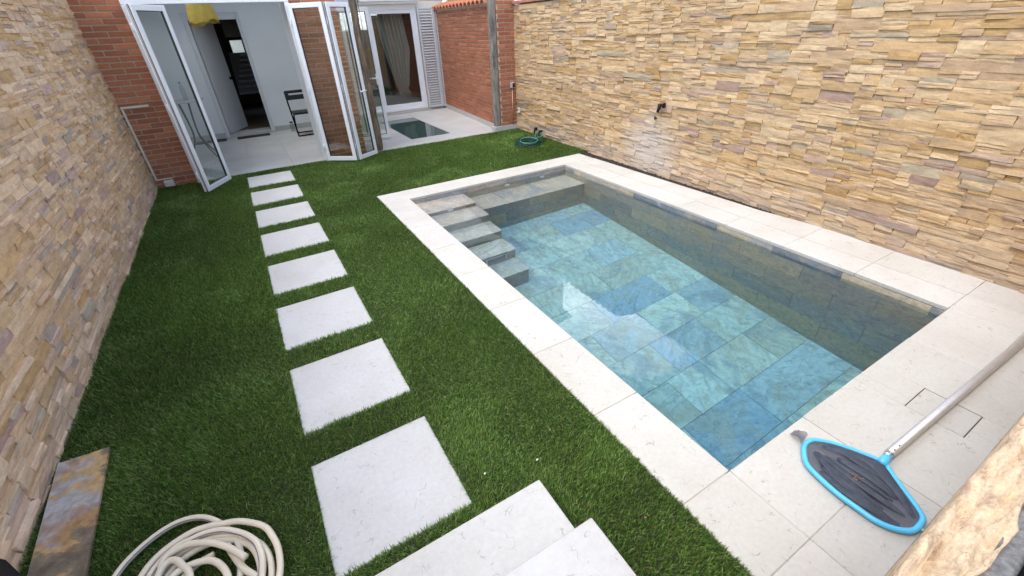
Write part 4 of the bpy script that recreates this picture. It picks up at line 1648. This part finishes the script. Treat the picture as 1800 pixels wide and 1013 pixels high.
# white building seen through the hall window
nb = MB()
nb.box(-4, 8, 26, 32, -.1, 5)
tag(nb.build('neighbour_building', 'pale_render'), 'pale rendered building across the street, glimpsed through the hall window', 'building')

# the neighbour's annex behind the right wall (its eave shows only in the water)
an = thing('neighbour_annex', (7.5, 9.0, 0), 'brick annex with tiled eave behind the right stone wall, seen mirrored in the pool', 'building')
nb = MB()
nb.box(6.2, 9.5, 5.7, 11.0, -.1, 3.52)
nb.build('wall', 'brick', an)
nb = MB()
nb.box(5.85, 9.5, 5.55, 11.0, 3.521, 3.58)
for i in range(27):
    y_ = 5.60 + i * .2
    nb.tube([(5.80, y_, 3.60), (9.5, y_, 4.6)], .095, 8)
nb.build('roof', 'terracotta', an)

# pergola parts in front of the porch
beam = MB()
beam.box(1.98, 3.92, 7.72, 7.84, 2.158, 2.28, c=.006)
tag(beam.build('pergola_beam', 'cream'), 'cream painted beam across the top of the porch opening', 'beam')
blind = MB()
blind.box(2.2, 4.10, PBW - .16, PBW - .055, 2.235, 2.33, c=.008)
tag(blind.build('blind_box', 'grey_panel'), 'grey shutter box over the sliding glass door', 'shutter box')
lg = MB()
pts, rr = [], []
for i in range(26):
    t_ = i / 25
    pts.append((1.865 + .012 * math.sin(t_ * 9) + .03 * t_, 7.79 + .012 * math.cos(t_ * 7), -.01 + 2.62 * t_))
    rr.append(.062 + .007 * math.sin(t_ * 23) + .004 * math.sin(t_ * 51) - .006 * t_)
lg.tube(pts, rr, 14)
log = lg.build('log_post', 'old_log')
tag(log, 'knotty dark brown log post at the left of the porch', 'post', 'posts holding up the pergola')
wr = MB()
wr.tube(smoothpath([(1.945, 7.72, 2.5), (1.955, 7.715, 1.9), (1.945, 7.715, 1.4), (1.940, 7.72, 1.1)], 6), .004, 6)
tag(wr.build('cable', 'black_plastic'), 'thin black cable hanging down the log post', 'cable')
gp = MB()
gp.box(4.150, 4.255, 7.67, 7.775, .098, 2.62, c=.01)
gpo = gp.build('timber_post', 'grey_wood')
tag(gpo, 'grey weathered square timber post on a white plinth beside the brick wall', 'post', 'posts holding up the pergola')
pp = MB()
pp.box(4.115, 4.268, 7.655, 7.80, 0.0, .096, c=.006)
pp.build('plinth', 'floorstone', gpo)

# ------------------------------------------------------------------ wall fittings
tk = MB()
tk.box(LX + .028, LX + .33, FAC - .032, FAC - .013, 1.060, 1.085, c=.002)
tk.box(LX + .028, LX + .053, FAC - .034, FAC - .014, .135, 1.059, c=.002)
tk.box(LX + .028, LX + .23, FAC - .032, FAC - .013, .118, .134, c=.002)
tag(tk.build('cable_trunking', 'trunking'), 'pale cable trunking bent in a hook round the foot of the brick front', 'trunking')
jb = MB()
jb.box(-1.255, -1.135, FAC - .075, FAC - .012, .018, .105, c=.01)
jbo = jb.build('junction_box', 'trunking')
tag(jbo, 'small cream outdoor junction box low on the brick front in the left corner', 'junction box')
jl = MB()
jl.box(-1.248, -1.142, FAC - .082, FAC - .0755, .026, .098, c=.003)
jl.build('lid', 'trunking', jbo)
sb = MB()
sb.box(4.490, 4.575, FAC - .06, FAC - .006, .755, .850, c=.008)
sbo = sb.build('sensor_box', 'grey_panel')
tag(sbo, 'small grey box with a black face on the brick corner beside the stone wall', 'electrical box')
sf_ = MB()
sf_.box(4.52, 4.568, FAC - .066, FAC - .0605, .768, .838, c=.004)
sf_.build('face', 'black_plastic', sbo)
cp_ = MB()
cp_.tube([(4.530, FAC - .022, .098), (4.532, FAC - .022, .753)], .011, 8)
tag(cp_.build('copper_pipe', 'copper'), 'thin copper pipe running up the brick to the grey box', 'pipe')
so = MB()
so.box(RX(7.55) - .048, RX(7.55) - .028, 7.505, 7.575, .315, .410, c=.004)
soo = so.build('wall_socket', 'white_paint')
tag(soo, 'white socket low on the stone wall near the brick corner', 'socket')
so = MB()
so.box(RX(7.55) - .053, RX(7.55) - .0485, 7.515, 7.565, .325, .400, c=.002)
so.build('cover', 'white_paint', soo)


def tap(y, z, label, size=1.0, stem=None):
    x = RX(y)
    o = thing('tap', (x - .03, y, z), label, 'tap')
    m_ = MB()
    m_.tube([(x - .012, y, z), (x - .075 * size, y, z)], .013 * size, 10)
    m_.tube([(x - .060 * size, y, z + .02 * size), (x - .062 * size, y, z - .03 * size), (x - .078 * size, y, z - .070 * size)], [.020 * size, .018 * size, .014 * size], 10)
    m_.build('spout', 'black_plastic', o)
    h_ = MB()
    h_.tube([(x - .055 * size, y - .012 * size, z + .005), (x - .055 * size, y - .055 * size, z + .010)], .010 * size, 8)
    h_.box(x - .075 * size, x - .035 * size, y - .070 * size, y - .050 * size, z - .018 * size, z + .032 * size, c=.005)
    h_.build('lever', 'black_plastic', o)
    if stem:
        s2 = MB()
        s2.tube([(x - .062, y, z - .06), (x - .062, y, -.01)], .013, 8)
        s2.build('stem', 'black_plastic', o)
    return o


tap(4.02, .862, 'black plastic tap sticking out of the stone wall above the pool', 1.15)
tap(6.955, .115, 'black garden tap low at the wall, left of the pair by the green hose', .9, True)
tap(6.80, .100, 'black garden tap low at the wall, right of the pair by the green hose', .9, True)
nbm = MB()
yy = 4.085
nbm.tube([(RX(yy) - .01, yy, .700), (RX(yy) - .055, yy, .700)], .010, 8)
nbm.tube([(RX(yy) - .05, yy, .722), (RX(yy) - .05, yy, .682)], .008, 8)
tag(nbm.build('pipe_stub', 'black_plastic'), 'tiny black pipe stub in the stone wall under the tap', 'pipe stub')

# ------------------------------------------------------------------ green garden hose
gh = thing('garden_hose', (4.15, 6.4, 0), 'dark green garden hose coiled on the grass by the wall taps', 'garden hose')
pts = []
for k in range(7):
    cx_, cy_ = 4.10 + RNG.uniform(-.05, .06), 6.43 + RNG.uniform(-.05, .05)
    ra, rb = RNG.uniform(.19, .27), RNG.uniform(.15, .22)
    for i in range(12):
        a = 2 * math.pi * i / 12 + .3 * k
        pts.append((cx_ + ra * math.cos(a), cy_ + rb * math.sin(a), .024 + .009 * k + .006 * math.sin(3 * a)))
pts += [(4.38, 6.42, .07), (4.47, 6.60, .10), (4.50, 6.76, .08)]
hb = MB()
hb.tube(smoothpath(pts, 4), 0.0068, 7)
hb.build('coil', 'hose_green', gh)
pts = [(4.02 + .155 * math.cos(a), 6.30 + .125 * math.sin(a), .105 + .02 * math.sin(a)) for a in np.linspace(0, 2 * math.pi, 17)[:-1]]
hb = MB()
hb.tube(smoothpath(pts, 4, True), 0.0068, 7, closed=True)
hb.build('coil', 'hose_light', gh)
hb = MB()
hb.tube(smoothpath([(4.25, 6.52, .05), (4.34, 6.38, .12), (4.43, 6.42, .17), (4.44, 6.58, .17), (4.36, 6.62, .10), (4.30, 6.50, .05)], 6), 0.0068, 7)
hb.build('coil', 'hose_light', gh)

# ------------------------------------------------------------------ beige pool hose
ph = thing('pool_hose', (-.68, 1.4, 0), 'thick cream pool vacuum hose coiled on the grass at the bottom edge', 'hose')


def hz(path, z0, z1=None):
    n = len(path)
    return [(p[0], p[1], z0 + ((z1 if z1 is not None else z0) - z0) * i / max(1, n - 1)) for i, p in enumerate(path)]


RH = .0128
loops = [
    hz([(-1.02, 1.22), (-1.03, 1.40), (-.985, 1.551), (-.92, 1.627), (-.835, 1.672), (-.76, 1.677), (-.687, 1.646), (-.625, 1.58), (-.58, 1.50), (-.55, 1.40), (-.56, 1.25), (-.62, 1.12), (-.75, 1.05), (-.90, 1.08), (-1.0, 1.18)], 0.033, 0.034),
    hz([(-.90, 1.20), (-.905, 1.38), (-.877, 1.484), (-.815, 1.545), (-.724, 1.573), (-.657, 1.564), (-.597, 1.542), (-.536, 1.515), (-.457, 1.444), (-.425, 1.379), (-.406, 1.285), (-.42, 1.17), (-.50, 1.06), (-.64, .99), (-.78, 1.02), (-.88, 1.14)], 0.058, 0.060),
    hz([(-.88, 1.20), (-.875, 1.38), (-.843, 1.478), (-.776, 1.532), (-.723, 1.540), (-.657, 1.535), (-.597, 1.51), (-.542, 1.463), (-.50, 1.411), (-.475, 1.355), (-.468, 1.26), (-.50, 1.15), (-.60, 1.07), (-.73, 1.07), (-.83, 1.12)], 0.058, 0.058),
    hz([(-.86, 1.25), (-.85, 1.40), (-.80, 1.490), (-.73, 1.520), (-.65, 1.515), (-.575, 1.482), (-.50, 1.415), (-.455, 1.335), (-.443, 1.24), (-.47, 1.13), (-.56, 1.04), (-.70, 1.03), (-.80, 1.08)], 0.037, 0.039),
    hz([(-.84, 1.28), (-.83, 1.40), (-.77, 1.475), (-.69, 1.498), (-.61, 1.482), (-.53, 1.42), (-.49, 1.34), (-.485, 1.24), (-.53, 1.13), (-.64, 1.08), (-.76, 1.12)], 0.034, 0.034),
]
for i, lp in enumerate(loops):
    hm = MB()
    hm.tube(smoothpath(lp, 6, True), RH, 12, closed=True)
    hm.build('coil', 'hose_beige', ph)
    if i in (0, 2):
        sm = MB()                                           # printed stripe along the hose
        cen = np.mean(np.array(lp), 0)
        off = []
        for p in lp:
            q = np.array(p)
            dv = (cen - q)[:2]
            dv = dv / np.linalg.norm(dv) * .0112
            off.append((q[0] + dv[0], q[1] + dv[1], q[2] + .0068))
        sm.tube(smoothpath(off, 6, True), 0.0018, 5, closed=True)
        sm.build('stripe', 'hose_stripe', ph)
for lp in (hz([(-.815, 1.455), (-.80, 1.500), (-.734, 1.511), (-.676, 1.487), (-.625, 1.451), (-.572, 1.395), (-.517, 1.318)], 0.068, 0.083),
           hz([(-.83, 1.36), (-.815, 1.440), (-.785, 1.472), (-.755, 1.455), (-.738, 1.425), (-.711, 1.375), (-.70, 1.28)], 0.072, 0.079),
           hz([(-.79, 1.36), (-.766, 1.405), (-.719, 1.415), (-.656, 1.399), (-.615, 1.36), (-.585, 1.290), (-.58, 1.20)], 0.068, 0.068),
           hz([(-.592, 1.442), (-.568, 1.375), (-.535, 1.30), (-.49, 1.235)], 0.045, 0.049),
           hz([(-.76, 1.39), (-.70, 1.425), (-.640, 1.432)], 0.038, 0.042)):
    hm = MB()
    hm.tube(smoothpath(lp, 7), RH, 12)
    hm.build('coil', 'hose_beige', ph)

# ------------------------------------------------------------------ slate slab on the grass
sl = MB()
sl.prism([(-1.288, 1.70), (-1.085, 1.615), (-1.118, 2.352), (-1.326, 2.368)], .026, .040)
tag(sl.build('slate_slab', 'slate'), 'loose rust and grey slate slab lying on the grass by the left wall', 'slab')

# ------------------------------------------------------------------ pool net on the deck
net = thing('pool_net', (1.9, .24, 0), 'bright blue leaf skimmer net with a long silver pole lying on the deck', 'pool net')
outl = [(1.832, 0.463), (1.88, 0.484), (1.923, 0.483), (1.951, 0.471), (2.003, 0.415), (2.048, 0.334), (2.085, 0.250), (2.092, 0.224), (2.071, 0.196), (2.017, 0.125), (1.963, 0.048), (1.925, 0.007), (1.886, -0.002), (1.823, 0.003), (1.772, 0.044), (1.742, 0.103), (1.737, 0.167), (1.736, 0.257), (1.752, 0.352), (1.774, 0.416)]
cen = np.array([1.90, .235])
ring = [tuple(cen + (np.array(p) - cen) * .955) for p in outl]
path = smoothpath([(p[0], p[1], .020) for p in ring], 5, True)
fm = MB()
fm.tube(path, .0118, 10, closed=True, flat=1.0)
fm.build('frame', 'blue_plastic', net)
fm = MB()
fm.tube([(2.062, .228, .022), (2.10, .229, .026), (2.135, .230, .028)], [.022, .019, .0165], 12)
fm.build('socket', 'blue_plastic', net)
fm = MB()
fm.tube([(2.12, .2325, .028), (2.155, .232, .028)], .0165, 14)
fm.build('ferrule', 'chrome', net)
fm = MB()
fm.tube([(2.150, .232, .028), (3.2, .203, .028), (4.3, .172, .028)], .0205, 16)
pole = fm.build('pole', 'alu', net)
fm = MB()
for x in (2.17, 2.215):
    fm.box(x - .004, x + .004, .224, .230, .0475, .0495)
fm.build('pin', 'gasket', pole)
fm = MB()
fm.tube([(1.873, .004, .018), (1.866, -.010, .016)], .006, 8)
fm.build('tip', 'trunking', net)
# bag: a loose wrinkled cloth inside the frame, touching the deck in the middle
NB, NR = 72, 16
inner_ring = smoothpath([(cen[0] + (p[0] - cen[0]) * .945, cen[1] + (p[1] - cen[1]) * .945, .022) for p in ring], 4, True)
vs, fs = [], []
n = len(inner_ring)
cc = np.array([1.895, .235, 0])
for j in range(NR + 1):
    t_ = j / NR
    for i in range(n):
        p = np.array(inner_ring[i])
        q = p * (1 - t_) + cc * t_
        along = (q[1] - .24)
        across = (q[0] - 1.9)
        dg = across + along * .16
        w1 = abs(math.sin(dg * 62 + .9 * math.sin(along * 13) + .5))
        w2_ = abs(math.sin(dg * 38 - along * 9 + 1.3 * math.sin(along * 11 + 1)))
        w3 = math.sin((across * .6 + along * .5) * 90 + 1.6 * math.sin(along * 21)) * .5 + .5
        amp = min(1, t_ * 6)
        zz = .022 * (1 - t_) ** 2 + .004 + amp * .3 * (.020 * (1 - w1) ** 2 + .018 * (1 - w2_) ** 2 + .006 * w3 ** 3)
        vs.append((q[0], q[1], zz))
for j in range(NR):
    for i in range(n):
        a = j * n + i
        b = j * n + (i + 1) % n
        fs.append((a, b, b + n, a + n))
bg_ = MB()
bg_.add(vs, fs, (1, 1, 1), True)
for k in range(13):
    s0 = -.15 + .024 * k + RNG.uniform(-.008, .008)         # start across the frame
    y0_, y1_ = RNG.uniform(.03, .12), RNG.uniform(.30, .43)
    wid, hi = RNG.uniform(.014, .030), RNG.uniform(.010, .020)
    pts_ = []
    for i in range(15):
        t_ = i / 14
        yy = y1_ + (y0_ - y1_) * t_
        half = .5 * min(1, max(0, (yy - .0) / .22)) * min(1, max(0, (.50 - yy) / .16))
        xx = 1.895 + (s0 * (.55 + .9 * half)) + .030 * math.sin(t_ * 2.2 + k * .7) - .045 * (t_ - .5)
        cr = []
        for m_i in range(len(ring)):
            pa, pb = ring[m_i], ring[(m_i + 1) % len(ring)]
            if (pa[1] - yy) * (pb[1] - yy) <= 0 and pa[1] != pb[1]:
                cr.append(pa[0] + (pb[0] - pa[0]) * (yy - pa[1]) / (pb[1] - pa[1]))
        if len(cr) >= 2:
            xx = min(max(xx, min(cr) + .012 + wid), max(cr) - .012 - wid)
        pts_.append((xx, yy, .016 + .008 * math.sin(t_ * 3.1)))
    taper = [max(.15, math.sin(math.pi * (.04 + .92 * i / 14)) ** .6) * wid for i in range(15)]
    bg_.tube(pts_, taper, 10, flat=hi / wid * .8)
bg_.build('net_bag', 'net', net)
# tail of the bag poking out over the frame
tl = MB()
vs, fs = [], []
nu, nv = 8, 8
qa, qb, qc, qd = np.array((1.842, .478)), np.array((1.925, .492)), np.array((1.962, .545)), np.array((1.897, .556))
for j in range(nv + 1):
    for i in range(nu + 1):
        s_, t_ = i / nu, j / nv
        p = (qa * (1 - s_) + qb * s_) * (1 - t_) + (qd * (1 - s_) + qc * s_) * t_
        p = p + (np.array((.006 * math.sin(t_ * 6), 0)))
        vs.append((p[0], p[1], .034 * (1 - t_) + .008 + .007 * math.sin(s_ * 9 + t_ * 3) + .012 * math.sin(t_ * 3.1)))
for j in range(nv):
    for i in range(nu):
        a = j * (nu + 1) + i
        fs.append((a, a + 1, a + nu + 2, a + nu + 1))
tl.add(vs, fs, (1, 1, 1), True)
tl.build('bag_tail', 'net', net)
db = MB()
for i in range(9):
    x, y_ = 1.885 + RNG.uniform(-.02, .02), .245 + RNG.uniform(-.022, .022)
    r_ = RNG.uniform(.002, .004)
    db.box(x - r_, x + r_ * 1.5, y_ - r_, y_ + r_, .030, .035 + r_ * .6, c=.001)
tag(db.build('leaf_litter', 'leaf_litter'), 'few dry brown leaf crumbs lying in the pool net', 'leaf litter')
# dry leaf bits on the lawn
for i, (x, y_, lab) in enumerate(((.72, 1.10, 'small tan leaf on the grass between the stairs and the pool'), (.47, 1.17, 'tiny white scrap on the grass just above the stairs'), (.95, .62, 'tiny dry leaf on the grass beside the lower coping'))):
    lf = MB()
    lf.add([(x - .007, y_, .030), (x, y_ - .004, .033), (x + .008, y_ + .001, .031), (x, y_ + .005, .034), (x, y_, .028)], [(0, 1, 3), (1, 2, 3), (0, 4, 1), (1, 4, 2), (2, 4, 3), (3, 4, 0)])
    tag(lf.build('leaf', 'trunking' if i < 2 else 'leaf_litter'), lab, 'leaf')

# ------------------------------------------------------------------ in the room
ch = thing('folding_chair', (1.02, 10.15, 0), 'black metal folding chair standing at the back of the room', 'chair')
X0, X1 = .84, 1.25
yf, yb_ = 9.98, 10.40
m_ = MB()
for x in (X0, X1):
    m_.tube([(x, yb_ + .02, .80), (x, yb_ - .04, .62), (x, 10.16, .30), (x, yf + .0, .012)], .0145, 8)
m_.tube([(X0, yf, .012), (X1, yf, .012)], .0145, 8)
m_.build('back_frame', 'black_metal', ch)
m_ = MB()
for x in (X0 + .02, X1 - .02):
    m_.tube([(x, yf + .02, .445), (x, 10.16, .30), (x, yb_ - .04, .012)], .013, 8)
m_.tube([(X0 + .02, yb_ - .04, .012), (X1 - .02, yb_ - .04, .012)], .013, 8)
m_.build('leg_frame', 'black_metal', ch)
m_ = MB()
m_.box(X0 + .01, X1 - .01, 9.93, 10.30, .415, .455, c=.008)
m_.build('seat', 'black_plastic', ch)
m_ = MB()


def bk(x, z, d):
    return (x, yb_ - .055 + (z - .66) * .35 + d, z)


for (a, b, c, d) in ((X0, X1, .762, .815), (X0, X1, .645, .732), (X0, X0 + .06, .7325, .7615), (X1 - .06, X1, .7325, .7615)):
    m_.box(a, b, -.008, .008, c, d, c=.003, fn=lambda x, dd, z: bk(x, z, dd))
m_.build('backrest', 'black_plastic', ch)
jr = MB()
jr.lathe(.82, 10.66, [(.04, .0), (.045, .01), (.045, .13), (.03, .16), (.03, .175)], 14)
jro = jr.build('jar', 'glass_dark')
tag(jro, 'small clear jar on the floor beside the folding chair', 'jar')
jr = MB()
jr.lathe(.82, 10.66, [(.033, .176), (.033, .196)], 14)
jr.build('lid', 'black_plastic', jro)
for (x0, x1, y0, y1, lab) in ((-.25, .36, 10.58, 10.80, 'black rubber doormat in front of the inner door'), (-.98, -.44, 10.60, 10.84, 'black mat at the left wall of the room, partly behind the glass door')):
    mt = MB()
    mt.box(x0, x1, y0, y1, .001, .014, c=.004)
    tag(mt.build('doormat', 'black_rubber'), lab, 'doormat', 'doormats on the room floor')
# pendant lamp of draped yellow cloth
lp = thing('pendant_lamp', (-.09, 9.5, 2.0), 'yellow draped cloth lamp shade hanging at the top of the open doorway', 'pendant lamp')
lm = MB()
vs, fs = [], []
seg, rows = 40, 8
for j in range(rows + 1):
    t_ = j / rows
    for k in range(seg):
        a = 2 * math.pi * k / seg
        sq = max(abs(math.cos(a)), abs(math.sin(a)))
        r_ = (.155 + .065 * t_ - .05 * max(0, t_ - .7)) / (sq * .4 + .6) * (1 + .03 * math.sin(9 * a + 3 * t_))
        drop = .028 * t_ ** 3 * (math.sin(a - .4) + .7 * math.sin(3 * a + 1) + .35 * math.sin(8 * a))
        vs.append((-.09 + r_ * math.cos(a), 9.5 + r_ * math.sin(a), 2.34 - .32 * t_ - drop - .03 * t_))
for j in range(rows):
    for k in range(seg):
        a, b = j * seg + k, j * seg + (k + 1) % seg
        fs.append((a, b, b + seg, a + seg))
fs.append(tuple(range(seg)))
lm.add(vs, fs, (1, 1, 1), True)
lm.build('lamp_shade', 'lamp_cloth', lp)
lm = MB()
lm.tube([(-.09, 9.5, 2.33), (-.09, 9.5, 2.75)], .004, 6)
lm.build('cord', 'black_plastic', lp)
# small round table seen through the left door leaf
tb = thing('bistro_table', (-.80, 9.4, 0), 'small round table with curved metal legs behind the left glass door', 'table')
m_ = MB()
m_.lathe(-.80, 9.4, [(.29, .90), (.30, .905), (.30, .92), (.29, .925)], 28)
m_.build('tabletop', 'grey_panel', tb)
for k in range(4):
    a = math.pi / 4 + k * math.pi / 2
    m_ = MB()
    m_.tube(smoothpath([(-.80 + r_ * math.cos(a), 9.4 + r_ * math.sin(a), z) for r_, z in ((.10, .90), (.06, .6), (.06, .35), (.16, .15), (.26, .01))], 5), .010, 8)
    m_.build('leg', 'black_metal', tb)
bt = MB()
bt.lathe(-.74, 9.35, [(.034, .926), (.036, .94), (.036, 1.10), (.014, 1.16), (.014, 1.18)], 14)
bto = bt.build('bottle', 'glass_dark')
tag(bto, 'clear water bottle with blue cap on the small round table', 'bottle')
bt = MB()
bt.lathe(-.74, 9.35, [(.016, 1.181), (.016, 1.20)], 12)
bt.build('cap', 'blue_cap', bto)
print('objects', len(bpy.data.objects), 'tris', sum(sum(len(p.vertices) - 2 for p in m.polygons) if len(m.polygons) < 200000 else len(m.polygons) * 3 // 2 for m in bpy.data.meshes))
